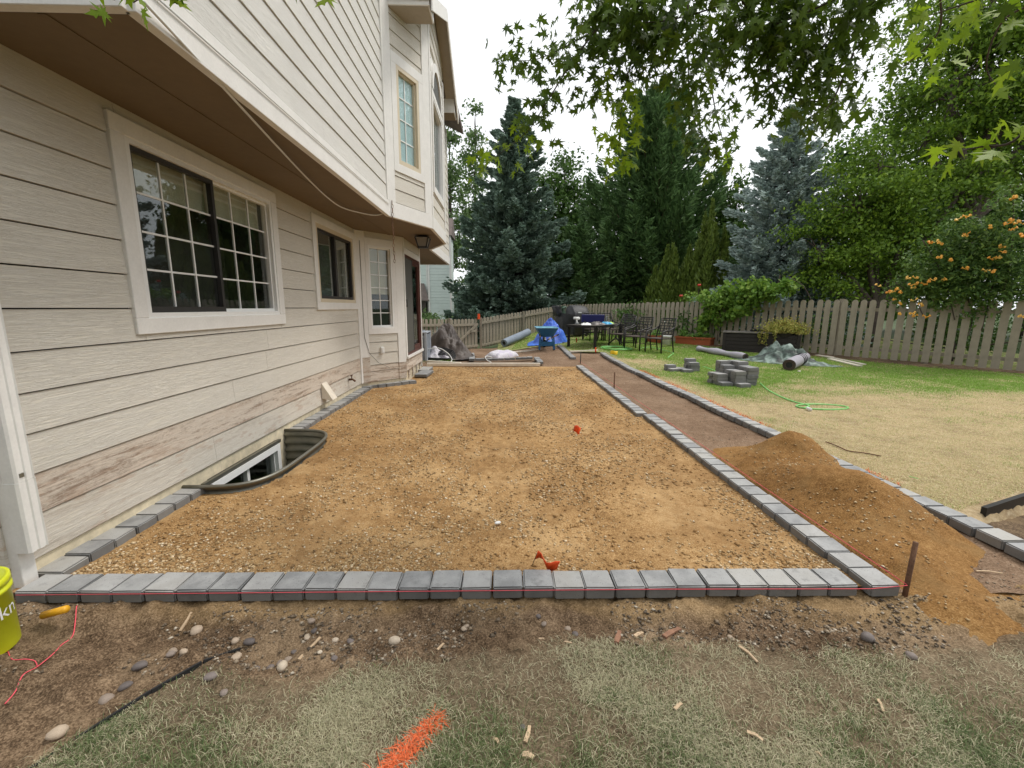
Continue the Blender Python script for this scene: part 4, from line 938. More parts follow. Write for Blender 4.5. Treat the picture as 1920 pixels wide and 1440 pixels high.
hdl = MB().tube([(-2.10, 1.80, .02), (-1.985, 1.795, .055)], .0165, 12, True)
tag(hdl.build('chisel', MT['ochre'], None, True), 'orange-yellow chisel handle lying behind the lime bucket', 'chisel')
# pink strings
def on_front(pts, r_=.0016, dz=.004): return smooth_path([(x_, y_, fz(x_, y_)+dz) for x_, y_ in pts], 6)
def fpx(l): return [(gsand(a, b, -.03).x, gsand(a, b, -.03).y) for a, b in l]
s1 = fpx([(8, 1316), (30, 1298), (45, 1275), (70, 1252), (100, 1228), (115, 1205), (135, 1190), (142, 1170), (146, 1150), (150, 1140)])
tag(MB().tube(on_front(s1), .0022, 5).build('string', MT['pink'], None, True), 'loose pink mason string trailing over the soil by the bucket', 'string')
s2 = fpx([(70, 1250), (66, 1244), (50, 1246), (25, 1242), (16, 1225), (12, 1212)])
tag(MB().tube(on_front(s2), .0018, 5).build('string', MT['pink'], None, True), 'pink string end looped under the lime bucket', 'string')
tag(MB().tube([(-2.36, 1.929, .031), (-.8, 1.930, .033), (.8, 1.930, .034), (1.86, 1.919, .035), (2.048, 1.922, .05)], .0018, 5).build('string', MT['pink'], None, True), 'taut pink mason line along the face of the front pavers', 'string')
tag(MB().tube([(2.05, 1.93, .05), (2.03, 4, .055), (2.015, 7.62, .06), (2.0, 11.2, .06)], .002, 5).build('string', MT['pink'], None, True), 'taut pink mason line along the path side of the patio pavers', 'string')
# stakes
def stake(p, q, r_, label, m='rust'): return tag(MB().tube([p, q], r_, 8).build('stake', MT[m], None, True), label, 'stake', 'stakes holding the lines')
stake((2.055, 1.935, -.15), (2.085, 1.955, .268), .0115, 'rusty steel stake at the corner of the front pavers')
stake((2.018, 7.62, -.2), (2.018, 7.63, .285), .012, 'rusty steel stake on the dirt path beside the far patio pavers')
stake((1.99, 10.95, -.2), (2.0, 10.95, .30), .011, 'thin dark green stake at the far end of the patio', 'black')
# marking flags
def flag(loc, m, label, rz=0, lay=False, hgt=.0):
    o = empty('marking_flag', loc, rz, label, 'flag', 'marking flags'); mb = MB(); n_ = 6
    vs_ = []
    for j in range(4):
        for i in range(n_+1): vs_.append((.10*i/n_, .018*math.sin(i*1.1+j*.5), .02+.065*j/3+.008*math.sin(i)))
    fs = [(j*(n_+1)+i, j*(n_+1)+i+1, (j+1)*(n_+1)+i+1, (j+1)*(n_+1)+i) for j in range(3) for i in range(n_)]
    pn = mb.add(vs_, fs).build('pennant', MT[m], o, True); sd_ = pn.modifiers.new('thickness', 'SOLIDIFY'); sd_.thickness = .002
    MB().tube([(0, 0, -.15), (0, 0, .09)], .0015, 5).build('wire', MT['galv'], o)
    return o
f = flag((.80, 4.73, .005), 'orange', 'orange marking flag standing in the middle of the patio sand', .3); f.rotation_euler = (.0, .35, .3); f.scale = (.9, 1, 1.15)
f = flag((.175, 2.17, .04), 'orange', 'orange marking flag flattened against the front pavers', -.4); f.rotation_euler = (.5, .32, -.3); f.scale = (1.3, 1.2, 1.0)
f = flag((2.72, 12.55, .10), 'orange', 'orange marking flag at the far end of the dirt path', 1.2); f.scale = (1.0, 1, 2.0)
f = flag((3.02, 12.0, .11), 'yellow', 'yellow marking flag on the far end of the outer pavers', .1); f.scale = (2.2, 1, 1.5)
f = flag((2.55, 14.9, .20), 'orange', 'orange marking flag in the grass under the table', 1.3); f.scale = (1.6, 1, 2.2)
# litter: white stone-like scrap, splinters of wood
tag(MB().lathe([(0, -.008), (.016, -.006), (.02, 0), (.014, .008), (0, .010)], 10).build('plastic_scrap', MT['plastic_white'], None, True, 0, (-.03, 2.66, .01), (0, .2, .8)), 'small white scrap lying on the patio sand', 'scrap').scale = (1.5, .7, 1)
def splinter(px1, py1, px2, py2, w_, label, m='wood'):
    a, b = gsand(px1, py1, -.02), gsand(px2, py2, -.02); a.z = fz(a.x, a.y)+.006; b.z = fz(b.x, b.y)+.008; mid2 = (a+b)/2+Vector((.004, .003, .003))
    mb = MB(); mb.bar(a, mid2, w_, w_*.5); mb.bar(mid2, b, w_*.8, w_*.4)
    return tag(mb.build('wood_splinter', MT[m], None), label, 'wood chip', 'wood splinters before the pavers')
lw = 'pale splinter of wood lying on the thin grass'
for q in [(335, 1165, 358, 1142, .012), (560, 1232, 600, 1188, .014), (1010, 1197, 1072, 1207, .009), (1155, 1208, 1162, 1178, .022), (1245, 1195, 1275, 1172, .022), (985, 1390, 993, 1360, .014), (980, 1415, 1000, 1422, .018),
          (1265, 1335, 1278, 1325, .012), (1385, 1215, 1420, 1245, .012), (820, 1218, 832, 1206, .010), (925, 1388, 935, 1398, .010), (1645, 1312, 1656, 1335, .010), (1400, 1378, 1430, 1392, .012), (1528, 1412, 1540, 1422, .006), (1190, 1198, 1205, 1186, .016), (1830, 1072, 1880, 1076, .008)]:
    splinter(*q, lw) if q[0] not in (1155, 1245) else splinter(*q, {1155: 'broad reddish bark chip standing by the soil edge', 1245: 'long reddish bark chip beside the broad one'}[q[0]], 'barkchip')
tag(MB().tube(smooth_path([gsand(a, b, .03)+Vector((0, 0, .01)) for a, b in [(1548, 830), (1570, 838), (1590, 847), (1620, 851), (1652, 857)]]), [.006]*24+[.004], 5).build('stick', MT['rust'], None, True), 'thin dark stick lying on the scorched lawn', 'stick')
tag(MB().box((0, 0, 0), (.012, .06, .003)).build('leaf_scrap', MT['hose'], None, False, 0, (3.42, 3.32, .05), (.1, .1, .9)), 'green plastic scrap on the scorched lawn by the pavers', 'scrap')
# black plastic lawn edging
ed = [Vector((3.36, 2.735, .0)), Vector((3.9, 2.93, .012)), Vector((4.9, 3.29, .02)), Vector((6.2, 3.75, .02))]
eb = MB()
for a, b in zip(ed[:-1], ed[1:]): eb.bar(a, b, .03, .14)
tag(eb.build('lawn_edging', MT['black'], None), 'black plastic edging between the scorched lawn and the soil bed', 'lawn edging')
ef = MB(); P = [(-1.60, .93), (-1.50, 1.11), (-1.41, 1.27), (-1.32, 1.42), (-1.23, 1.56), (-1.16, 1.68)]
for a, b in zip(P[:-1], P[1:]): ef.bar((a[0], a[1], fz(*a)-.02), (b[0], b[1], fz(*b)-.02), .008, .07)
tag(ef.build('lawn_edging', MT['rubber'], None), 'thin dark edging strip half buried between soil and front grass', 'lawn edging')
tag(MB().box((0, 0, 0), (.10, .05, .012)).build('scrap_block', MT['palewood'], None, False, .003, (3.62, 2.62, .0), (.1, .2, .6)), 'pale wood scrap on the dark soil bed', 'wood scrap')

# ================================================================== YARD THINGS
MT['hose_d'] = MT['hose']
def hose_on(pts, r_, label, z0=.035):
    return tag(MB().tube(smooth_path([(p.x, p.y, p.z+z0) for p in pts], 5), r_, 6).build('garden_hose', MT['hose'], None, True), label, 'hose', 'green garden hose')
loop = [gsand(1582+30*0, 0, 0)] if False else []
c = Vector((4.62, 5.98)); lp = [Vector((c.x+.36*math.cos(a_), c.y+.17*math.sin(a_), 0)) for a_ in [3.6+i*.42 for i in range(16)]]
hp_ = [gt(1425, 722), gt(1440, 735), gt(1462, 747), gt(1490, 758), gt(1516, 765)]
hose_on(hp_+[Vector((p.x, p.y, .0)) for p in lp], .013, 'green hose running from the tall paver stack to a loop on the dry grass')
hose_on([gt(1318, 690), gt(1335, 696), gt(1352, 703)], .013, 'green hose stretch between the two paver piles')
hose_on([gt(1198, 656), gt(1215, 653), gt(1232, 655), gt(1245, 659), gt(1262, 664), gt(1258, 668), gt(1252, 673)], .015, 'green hose arching over the lawn before the chairs')
cl_ = gt(1155, 656); co_ = []
for i in range(40): a_ = i*.55; rr = .34+.06*math.sin(i*.7); co_.append(Vector((cl_.x+rr*1.25*math.cos(a_), cl_.y+rr*1.3*math.sin(a_), cl_.z+.004*i*.3)))
hose_on(co_, .014, 'green hose lying in flat coils beside the table')
nz = tag(MB().tube([(4.27, 5.80, .06), (4.27, 5.73, .05)], [.02, .028], 8).build('hose_nozzle', MT['plastic_white'], None, True), 'small white hose fitting on the scorched lawn', 'hose fitting')

# --- deck box
A = gt(1353, 659); B = gt(1497, 668); d = Vector((B.x-A.x, B.y-A.y)); L = d.length; ang = math.atan2(d.y, d.x)
db = empty('deck_box', (A.x, A.y, (A.z+B.z)/2), ang, 'long dark brown plank storage box standing before the back fence', 'storage box')
MT['espresso'] = plain('espresso_resin', (.022, .017, .015), .55, .2, 20, bstr=.2)
hB2 = .62; dp = .62
for i in range(5): MB().box((L/2, .02, .07+i*.115), (L-.16, .02, .108)).build('plank', MT['espresso'], db, False, .004)
for i in range(5): MB().box((.02, dp/2, .07+i*.115), (.02, dp-.12, .108)).build('plank', MT['espresso'], db, False, .004)
for x_, y_ in ((.04, .04), (L-.04, .04), (.04, dp-.04), (L-.04, dp-.04)): MB().box((x_, y_, .30), (.09, .09, .60)).build('corner_post', MT['espresso'], db, False, .006)
MB().box((L/2, dp-.02, .3), (L-.1, .02, .58)).build('back_panel', MT['espresso'], db); MB().box((L-.02, dp/2, .3), (.02, dp-.1, .58)).build('side_panel', MT['espresso'], db)
MT['lid'] = plain('weathered_lid', (.16, .145, .13), .6, .3, 8); MB().box((L*.33, dp/2, .63), (L*.66+.04, dp+.06, .045)).build('lid', MT['lid'], db, False, .008)
def on_box(u, v, z):
    c_, s_ = math.cos(ang), math.sin(ang); return (A.x+u*c_-v*s_, A.y+u*s_+v*c_, (A.z+B.z)/2+z)
sh = tag(MB().tube([(-.13, 0, .03), (-.05, .02, .06), (.05, 0, .05), (.12, .01, .03)], [.02, .05, .045, .025], 8).build('garden_clogs', MT['rubber'], None, True, 0, on_box(L*.42, .25, .65), (0, 0, ang+.2)), 'black gardening gloves and clog left on the deck box lid', 'clog')
sh2 = tag(MB().lathe([(0, 0), (.06, 0), (.065, .03), (.05, .06), (0, .062)], 12).build('garden_pot', MT['black'], None, True, 0, on_box(L*.52, .28, .653)), 'small dark pot on the deck box lid', 'pot')

# generic leaf clouds -------------------------------------------------
def kites(C, Nn, U, Lg, Wd, fold=.15):
    """one kite shaped leaf at each centre C, along U, facing Nn"""
    U = U/np.linalg.norm(U, axis=1, keepdims=True); S = np.cross(Nn, U); S /= np.maximum(1e-6, np.linalg.norm(S, axis=1, keepdims=True)); Nn = np.cross(U, S)
    a = C - U*Lg[:, None]*.5; b = C + U*Lg[:, None]*.5; c = C - U*Lg[:, None]*.05 + S*Wd[:, None]*.5 + Nn*(fold*Wd)[:, None]; d_ = C - U*Lg[:, None]*.05 - S*Wd[:, None]*.5 + Nn*(fold*Wd)[:, None]
    V = np.stack([a, c, b, d_], 1).reshape(-1, 3); i = np.arange(len(C))*4
    return V, np.stack([i, i+1, i+2, i+3], 1)
def rdir(n_, r): 
    v = r.standard_normal((n_, 3)); return v/np.linalg.norm(v, axis=1, keepdims=True)
def leafy(name, C, size, m, parent, r, up=.6, asp=.55, out=None):
    n_ = len(C); Nn = rdir(n_, r)+np.array([0, 0, up]); U = rdir(n_, r)+np.array([0, 0, -.35])
    if out is not None: U = U+out*.6
    Lg = size*(.6+.8*r.random(n_)); V, Fq = kites(C, Nn, U, Lg, Lg*asp); o = link(name, npmesh(name, V, Fq), parent, m); return o
MT['lf_lime'] = leafmat('creeping_plant_leaves', [(.36, .38, .07), (.60, .57, .16), (.52, .36, .12), (.28, .34, .08)], .3)
MT['lf_veg'] = leafmat('vegetable_leaves', [(.10, .24, .04), (.20, .38, .08), (.28, .45, .12)], .3)
MT['lf_vine'] = leafmat('vine_leaves', [(.055, .14, .02), (.11, .24, .04), (.19, .34, .05), (.26, .38, .06)], .35)
MT['lf_trumpet'] = leafmat('trumpet_vine_leaves', [(.022, .065, .018), (.05, .12, .03), (.10, .19, .05), (.20, .30, .06)], .3)
# potted creeper at the end of the deck box
pp = on_box(L*.80, .22, .0)
pc_ = empty('flowering_creeper', (pp[0], pp[1], pp[2]+.6), 0, 'yellow-green creeping plant spilling over the end of the dark storage box', 'plant')
pr_ = np.random.default_rng(21); n = 5200
q = pr_.standard_normal((n, 3))*np.array([.25, .17, .15]); q[:, 2] = np.abs(q[:, 2])+.02+.12*np.exp(-(q[:, 0]/.3)**2)*pr_.random(n)
c_, s_ = math.cos(ang), math.sin(ang); q = np.stack([q[:, 0]*c_-q[:, 1]*s_, q[:, 0]*s_+q[:, 1]*c_, q[:, 2]], 1)
tr_ = []
for k in range(7):
    u0 = -.55+.12*k*pr_.random()-.1; ln = .15+.30*pr_.random()
    for j in range(26): tr_.append((u0+.03*pr_.standard_normal(), -.28-.02*pr_.random(), .05-ln*j/26))
tr_ = np.array(tr_); tr_ = np.stack([tr_[:, 0]*c_-tr_[:, 1]*s_, tr_[:, 0]*s_+tr_[:, 1]*c_, tr_[:, 2]], 1)
leafy('foliage', np.concatenate([q, tr_]), .052, MT['lf_lime'], pc_, pr_, .8, .8)
MB().lathe([(.0, -.08), (.24, -.08), (.28, .04), (.26, .04), (.22, -.05), (0, -.05)], 16).build('trough', MT['espresso'], pc_)
# --- terracotta planter boxes
def planter(a, b, wdt, hgt, label, plants):
    d = Vector((b.x-a.x, b.y-a.y)); L_ = d.length; an = math.atan2(d.y, d.x)
    o = empty('planter_box', (a.x, a.y, min(a.z, b.z)), an, label, 'planter', 'terracotta planter boxes'); mb = MB()
    for x0, x1, y0, y1 in ((0, L_, 0, .03), (0, L_, wdt-.03, wdt), (0, .03, .03, wdt-.03), (L_-.03, L_, .03, wdt-.03)): mb.span((x0, y0, 0), (x1, y1, hgt))
    mb.build('box_side', MT['terra'], o); mb = MB()
    for x0, x1, y0, y1 in ((-.03, L_+.03, -.03, .035), (-.03, L_+.03, wdt-.035, wdt+.03), (-.03, .035, .036, wdt-.036), (L_-.035, L_+.03, .036, wdt-.036)): mb.span((x0, y0, hgt-.01), (x1, y1, hgt+.045))
    mb.build('box_rim', MT['terra'], o); MB().span((.03, .03, hgt-.08), (L_-.03, wdt-.03, hgt-.05)).build('potting_soil', MT['soil'], o)
    r = np.random.default_rng(int(L_*100)); P_ = []
    for (u, s, h_) in plants:
        k = 260; P_.append(np.array([u*L_, wdt/2, hgt+h_*.4]) + r.standard_normal((k, 3))*np.array([s, s*.7, h_*.4]))
    if P_:
        Q = np.concatenate(P_); Q[:, 2] = np.maximum(Q[:, 2], hgt-.02); leafy('seedlings', Q, .07, MT['lf_veg'], o, r, .7, .7)['kind'] = 'stuff'
    return o
planter(gt(1266, 645), gt(1331, 651), .42, .27, 'terracotta planter box with leafy seedlings before the back fence', [(.13, .08, .26), (.55, .14, .12), (.8, .12, .14)])
planter(gt(1212, 642), gt(1236, 645), .35, .24, 'terracotta planter box half hidden behind the patio chairs', [(.5, .1, .2)])
# --- white bucket and grey bin
bkt = empty('paint_bucket', gt(1249, 647), 0, 'white plastic bucket standing on the grass behind the chair', 'bucket'); s_b = .17
MB().lathe([(0, 0), (.15, 0), (.165, .30), (.175, .305), (.175, .33), (.16, .33), (.145, .02), (0, .02)], 24).build('bucket_body', MT['plastic_white'], bkt, True)
MB().tube([(.17*math.cos(a_), .17*math.sin(a_), .30-.12*math.sin(a_)) for a_ in [math.pi*i/10 for i in range(11)]], .004, 5).build('wire_handle', MT['galv'], bkt)
MT['greyplastic'] = plain('grey_plastic', (.20, .21, .21), .5, .1, 10)
p = gt(1243, 634); st = empty('storage_bin', (p.x, p.y, p.z), .3, 'tall grey utility bin with a pale top behind the chairs', 'bin')
MB().box((0, 0, .32), (.36, .36, .64)).build('bin_body', MT['greyplastic'], st, False, .03); MB().box((0, 0, .66), (.40, .40, .05)).build('bin_lid', MT['plastic_white'], st, False, .015)
# --- rolls of landscape fabric
MT['brown_roll'] = plain('rolled_brown_backing', (.09, .065, .05), .8, .3, 30); MT['fabric'] = plain('grey_landscape_fabric', (.34, .325, .36), .85, .08, 40, bstr=.3); MT['fabric_dk'] = plain('blue_grey_fabric', (.23, .27, .32), .8, .12, 25, bstr=.3)
def roll(p, q, r_, label, m, bands=(), sag=0, flat=1.0):
    root = empty('fabric_roll', (p.x, p.y, p.z), 0, label, 'fabric roll', 'rolls of landscape fabric')
    q2 = q-p; L_ = q2.length; d_ = q2.normalized(); sd2 = d_.cross(Vector((0, 0, 1))).normalized(); up_ = sd2.cross(d_)
    mb = MB(); n_ = 22; seg = 10; vs_ = []; fs = []
    for i in range(seg+1):
        c0 = d_*(L_*i/seg)+Vector((0, 0, r_*flat)); rr = r_*(1+sag*math.sin(i*1.3)*.5)
        for k in range(n_): a_ = 2*math.pi*k/n_; w__ = 1+.03*math.sin(3*a_+i*.7); vs_.append(c0+sd2*(rr*w__*math.cos(a_))+up_*(rr*flat*w__*math.sin(a_)))
    for i in range(seg):
        for k in range(n_): k2 = (k+1) % n_; fs.append((i*n_+k, i*n_+k2, (i+1)*n_+k2, (i+1)*n_+k))
    MB().add(vs_, fs).build('outer_wrap', m, root, True)
    for e, sg in ((0, -1), (L_, 1)):
        sp = MB()
        for rr in (.58, .76, .92):
            pts_ = [d_*e+Vector((0, 0, r_*flat))+sd2*(r_*rr*math.cos(a_))+up_*(r_*rr*flat*math.sin(a_)) for a_ in [2*math.pi*k/18 for k in range(19)]]; sp.tube(pts_, r_*.075, 5, False)
        sp.build('rolled_layers', MT['brown_roll'] if m is MT['fabric'] else m, root)
    for e in (.004, L_-.004): MB().add([d_*e+Vector((0, 0, r_*flat))+sd2*(r_*.93*math.cos(a_))+up_*(r_*.93*flat*math.sin(a_)) for a_ in [2*math.pi*k/18 for k in range(18)]], [tuple(range(18))]).build('core_backing', MT['rubber'], root)  # dark disc paints the shade in the roll's hollow end
    for f_ in bands:
        pts_ = [d_*(L_*f_)+Vector((0, 0, r_*flat))+sd2*(r_*1.035*math.cos(a_))+up_*(r_*1.035*flat*math.sin(a_)) for a_ in [2*math.pi*k/20 for k in range(21)]]; MB().tube(pts_, .010, 5, False).build('band', MT['rubber'], root)
    return root
p, q = gt(1478, 697), gt(1521, 672); p.z += .02; q.z += .02
q = p + (q-p).normalized()*1.9
roll(p, q, .135, 'thick grey fabric roll with black bands beside the crumpled tarp', MT['fabric'], (.56, .66, .76))
p, q = gt(1397, 676), gt(1310, 660); p.z += .02; q.z += .02; roll(p, q, .105, 'long flattened pale lilac fabric roll lying before the dark storage box', MT['fabric'], (), .5, .8)
p = Vector((.05, 16.75, tz(.05, 16.75)+.02)); d_ = Vector((1.25, 1.75, 0)).normalized(); q = p+d_*1.75; q.z = tz(q.x, q.y)+.10; roll(p, q, .15, 'blue grey fabric roll lying along the side picket fence', MT['fabric_dk'])
# --- crumpled cloths
def cloth(name, cx, cy, rx, ry, hf, rz, m, label, cat, seed, res=46, ragged=.25):
    r = np.random.default_rng(seed); u = np.linspace(0, 1, res); th = np.linspace(0, 2*np.pi, res*2, endpoint=False)
    Rr, T = np.meshgrid(u, th, indexing='ij'); rag = 1+ragged*fbm(np.cos(T)*1.7+seed, np.sin(T)*1.7, 1.2, 3, seed)*2
    X = Rr*rag*np.cos(T)*rx; Y = Rr*rag*np.sin(T)*ry; Zb = hf(X, Y)
    Zb = Zb + (.17*np.abs(fbm(X+seed, Y, 3.2, 3, seed))+.08*fbm(X, Y, 8, 3, seed+1))*sm(1.0, .75, Rr)*np.clip(Zb*4+.3, .2, 1.2)
    Zb = np.maximum(Zb, .012+.02*(fbm(X, Y, 5, 2, seed+4)+.5)*sm(1, .9, Rr)); c_, s_ = math.cos(rz), math.sin(rz)
    XW = cx+X*c_-Y*s_; YW = cy+X*s_+Y*c_; Z = terrain(XW, YW)+.02+Zb; V = np.stack([XW, YW, Z], -1).reshape(-1, 3); nt_ = res*2
    i = np.arange(res-1)[:, None]*nt_; j = np.arange(nt_)[None]; j2 = (j+1) % nt_
    Fq = np.stack([i+j, i+nt_+j, i+nt_+j2, i+j2], -1).reshape(-1, 4); o = link(name, npmesh(name, V, Fq, None, True), None, m); return tag(o, label, cat)
def m_cloth(name, cols, scale=6):
    m, t, b = nodes(name); n_ = noise(t, scale, 3, .5, wpos(t), .4); t.links.new(ramp(t, n_, [(.35+.3*i/(len(cols)-1), c_) for i, c_ in enumerate(cols)]), b.inputs['Base Color']); b.inputs['Roughness'].default_value = .55
    bump(t, b, noise(t, 14, 5, .6, wpos(t)), .5, .03); return m
MT['camo'] = m_cloth('green_silver_tarp', [(.02, .03, .024), (.075, .11, .088), (.24, .31, .27)], 5)
MT['brown_cover'] = m_cloth('brown_grill_cover', [(.035, .026, .021), (.07, .053, .044), (.11, .088, .074)], 2)
MT['blue_tarp'] = m_cloth('blue_tarp', [(.012, .055, .35), (.03, .11, .52), (.07, .2, .68)], 2.5)
MT['black_cover'] = m_cloth('black_cover', [(.010, .010, .011), (.022, .022, .024), (.035, .035, .038)], 2)
MT['bagging'] = m_cloth('pale_bag_film', [(.42, .40, .46), (.62, .60, .63), (.55, .50, .60)], 6)
p = gt(1472, 680); cloth('tarp', p.x-.1, p.y+.1, .95, .60, lambda x, y: .34*np.exp(-((x+.12)/.34)**2-(y/.3)**2)+.22*np.exp(-((x-.45)/.3)**2-((y-.1)/.3)**2)+.10*np.abs(np.sin(x*9+y*4))*np.exp(-(x/.5)**2-(y/.4)**2), -.7, MT['camo'], 'crumpled green and silver tarp heaped by the dark storage box', 'tarp', 31)
p = gt(1528, 686); cloth('tarp', p.x, p.y, .55, .30, lambda x, y: .05*np.exp(-(x/.3)**2-(y/.2)**2), -.6, MT['camo'], 'flat green tarp corner beyond the banded fabric roll', 'tarp', 33)
cloth('brown_cover', -1.58, 12.75, .72, 1.15, lambda x, y: .86*np.exp(-((x+.02)/.46)**4-((y-.15)/.48)**2)+.25*np.exp(-(x/.3)**2-((y+.6)/.35)**2), .75, MT['brown_cover'], 'dark brown fabric cover slumped over a mound by the cooling unit', 'cover', 35, 56)
bh = cloth('drainage_sheet', -1.80, 11.85, .50, .34, lambda x, y: .26*np.exp(-(x/.32)**2-(y/.22)**2), .2, MT['bagging'], 'pale plastic sheeting bundled at the foot of the cooling unit', 'plastic sheet', 37)
bun = MB()
for k in range(6):
    pts = [(-2.05+.62*t_+.02*k, 11.72+.10*k*.4-.25*t_*t_, .06+.030*k+.11*math.sin(math.pi*t_*.75+.1*k)) for t_ in [i/10 for i in range(11)]]; pts += [(-1.43+.03*k, 11.45, .08), (-1.75, 11.33, .045+.01*k), (-2.05, 11.36, .05+.01*k)]
    bun.tube(smooth_path(pts, 3), .016, 6)
tag(bun.build('drip_tubing', MT['rubber'], None, True), 'bundle of black drip tubing curled beside the cooling unit', 'tubing')
tag(MB().tube(smooth_path([(-2.0, 11.45, .32), (-1.7, 11.4, .36), (-1.45, 11.3, .24), (-1.32, 11.15, .10), (-1.34, 11.05, .03)], 5), .012, 6).build('pipe', MT['plastic_white'], None, True), 'thin white pipe arched over the black tubing', 'pipe')
tag(MB().tube(smooth_path([(-.30, 12.2, .02), (-.42, 11.9, .09), (-.47, 11.55, .10), (-.40, 11.25, .05), (-.30, 11.1, .02)], 5), .013, 6).build('pipe', MT['plastic_white'], None, True), 'white pipe bent in an arc beside the soil bag', 'pipe')
def cushion(name, c_, L_, W_, T_, rz, m, label, cat, seed):
    nu, nv = 26, 18; u = np.linspace(-1, 1, nu); v = np.linspace(-1, 1, nv); Uu, Vv = np.meshgrid(u, v)
    pin = 1-.10*np.abs(Uu*Vv); th = T_*(np.clip(1-np.abs(Uu)**3.0, 0, 1)*np.clip(1-np.abs(Vv)**2.6, 0, 1))**.55
    top = np.stack([Uu*L_/2*pin, Vv*W_/2*(1+.08*fbm(Uu, Vv, 2, 2, seed)), th*(1+.35*fbm(Uu, Vv, 2.2, 3, seed))+.02], -1).reshape(-1, 3); bot = top.copy(); bot[:, 2] = .006
    i = np.arange(nu-1)[None]+np.arange(nv-1)[:, None]*nu; Fq = np.stack([i, i+1, i+1+nu, i+nu], -1).reshape(-1, 4); n_ = nu*nv
    e = [k for k in range(nu)]+[nu*k+nu-1 for k in range(1, nv)]+[nu*(nv-1)+k for k in range(nu-2, -1, -1)]+[nu*k for k in range(nv-2, 0, -1)]
    Fs = np.array([[e[k], e[(k+1) % len(e)], e[(k+1) % len(e)]+n_, e[k]+n_] for k in range(len(e))]); o = link(name, npmesh(name, np.concatenate([top, bot]), np.concatenate([Fq, Fq[:, ::-1]+n_, Fs[:, ::-1]]), None, True), None, m, c_, (0, 0, rz)); return tag(o, label, cat)
cushion('soil_bag', (-.02, 12.75, tz(-.02, 12.75)-.0), 1.05, .55, .19, .85, MT['bagging'], 'plump pale purple soil bag lying on the bare dirt', 'bag', 3)
# --- blue tarp, peaked
cloth('blue_tarp', 1.62, 15.9, .66, 1.15, lambda x, y: .80*np.clip(1-np.sqrt(((x-.12)/.62)**2+((y-.15)/1.0)**2), 0, 1)**.8, -.35, MT['blue_tarp'], 'peaked bright blue tarp draped over something behind the wheelbarrow', 'tarp', 41, 56, .12)
# --- covered grill
gp = Vector((3.05, 18.0)); gz_ = tz(gp.x, gp.y); gr_ = empty('covered_grill', (gp.x, gp.y, gz_), .45, 'large barbecue under a black fitted cover with a raised side shelf', 'barbecue')
def loft(secs, name, m, parent, smooth=True):
    n_ = len(secs[0]); vs_ = [p for s_ in secs for p in s_]; fs = [(i*n_+k, i*n_+(k+1) % n_, (i+1)*n_+(k+1) % n_, (i+1)*n_+k) for i in range(len(secs)-1) for k in range(n_)]
    fs += [tuple(reversed(range(n_))), tuple(range((len(secs)-1)*n_, len(secs)*n_))]; return MB().add(vs_, fs).build(name, m, parent, smooth)
prof = [(-.33, .07), (-.34, .55), (-.36, .88), (-.30, 1.0), (-.12, 1.22), (.08, 1.27), (.26, 1.20), (.34, .98), (.34, .5), (.33, .07)]
secs = [[(x_, y_*k, .02+z_*kz) for y_, z_ in prof] for x_, k, kz in ((-.32, .97, .985), (-.28, 1, 1), (.0, 1.0, 1.01), (.30, 1, 1), (.42, .96, .98), (.46, .9, .95))]
loft(secs, 'cover_hood', MT['black_cover'], gr_)
secs = [[(x_, y_, z_) for y_, z_ in ((-.30, .10), (-.31, zt), (.26, zt+.02), (.27, .10))] for x_, zt in ((-.88, .90), (-.86, .97), (-.6, .95), (-.33, .90))]; loft(secs, 'cover_side', MT['black_cover'], gr_, False)
secs = [[(x_+dx, y_, z_) for x_, y_ in ((-.12, -.16), (.10, -.16), (.10, .16), (-.12, .16))] for dx, z_ in ((-.88, .86), (-.93, 1.05), (-1.0, 1.22), (-.98, 1.27))]; loft(secs, 'cover_chimney', MT['black_cover'], gr_)
MB().box((-.08, -.345, 1.0), (.16, .012, .045)).build('cover_badge', MT['plastic_white'], gr_, False, 0)
for x_ in (-.75, .35):
    for y_ in (-.25, .22): MB().tube([(x_, y_-.02, .05), (x_, y_+.02, .05)], .05, 12).build('caster', MT['rubber'], gr_)
# --- wheelbarrow seen from the handle end
wp = gt(1026, 657); wb = empty('wheelbarrow', (wp.x, wp.y+.05, wp.z), .0, 'blue wheelbarrow standing on the dirt with its wooden handles towards the patio', 'wheelbarrow')
MT['barrow'] = plain('barrow_blue_paint', (.012, .10, .22), .4, .15, 12, spec=.5); MT['barrow_in'] = plain('worn_blue_tray', (.16, .36, .46), .5, .25, 9)
def rect(x0, x1, y0, y1, z_, r_=.07, k=4):
    out = []
    for cx, cy, a0 in ((x1-r_, y1-r_, 0), (x0+r_, y1-r_, 90), (x0+r_, y0+r_, 180), (x1-r_, y0+r_, 270)):
        for i in range(k+1): a_ = R_(a0+90*i/k); out.append((cx+r_*math.cos(a_), cy+r_*math.sin(a_), z_))
    return out
o1, o2, i1, i2 = rect(-.20, .20, .05, .75, .42), rect(-.34, .34, -.12, .98, .70), rect(-.325, .325, -.105, .965, .70), rect(-.185, .185, .06, .74, .435); n_ = len(o1)
def tri_(secs, cap0, cap1):
    fs = [(i*n_+k, i*n_+(k+1) % n_, (i+1)*n_+(k+1) % n_, (i+1)*n_+k) for i in range(len(secs)-1) for k in range(n_)]
    if cap0: fs.append(tuple(reversed(range(n_))))
    if cap1: fs.append(tuple(range((len(secs)-1)*n_, len(secs)*n_)))
    return [p for s_ in secs for p in s_], fs
tray = MB().add(*tri_([o1, o2], True, False)).build('tray', MT['barrow'], wb); MB().add(*tri_([o2, i1, i2], False, True)).build('tray_lining', MT['barrow_in'], tray)
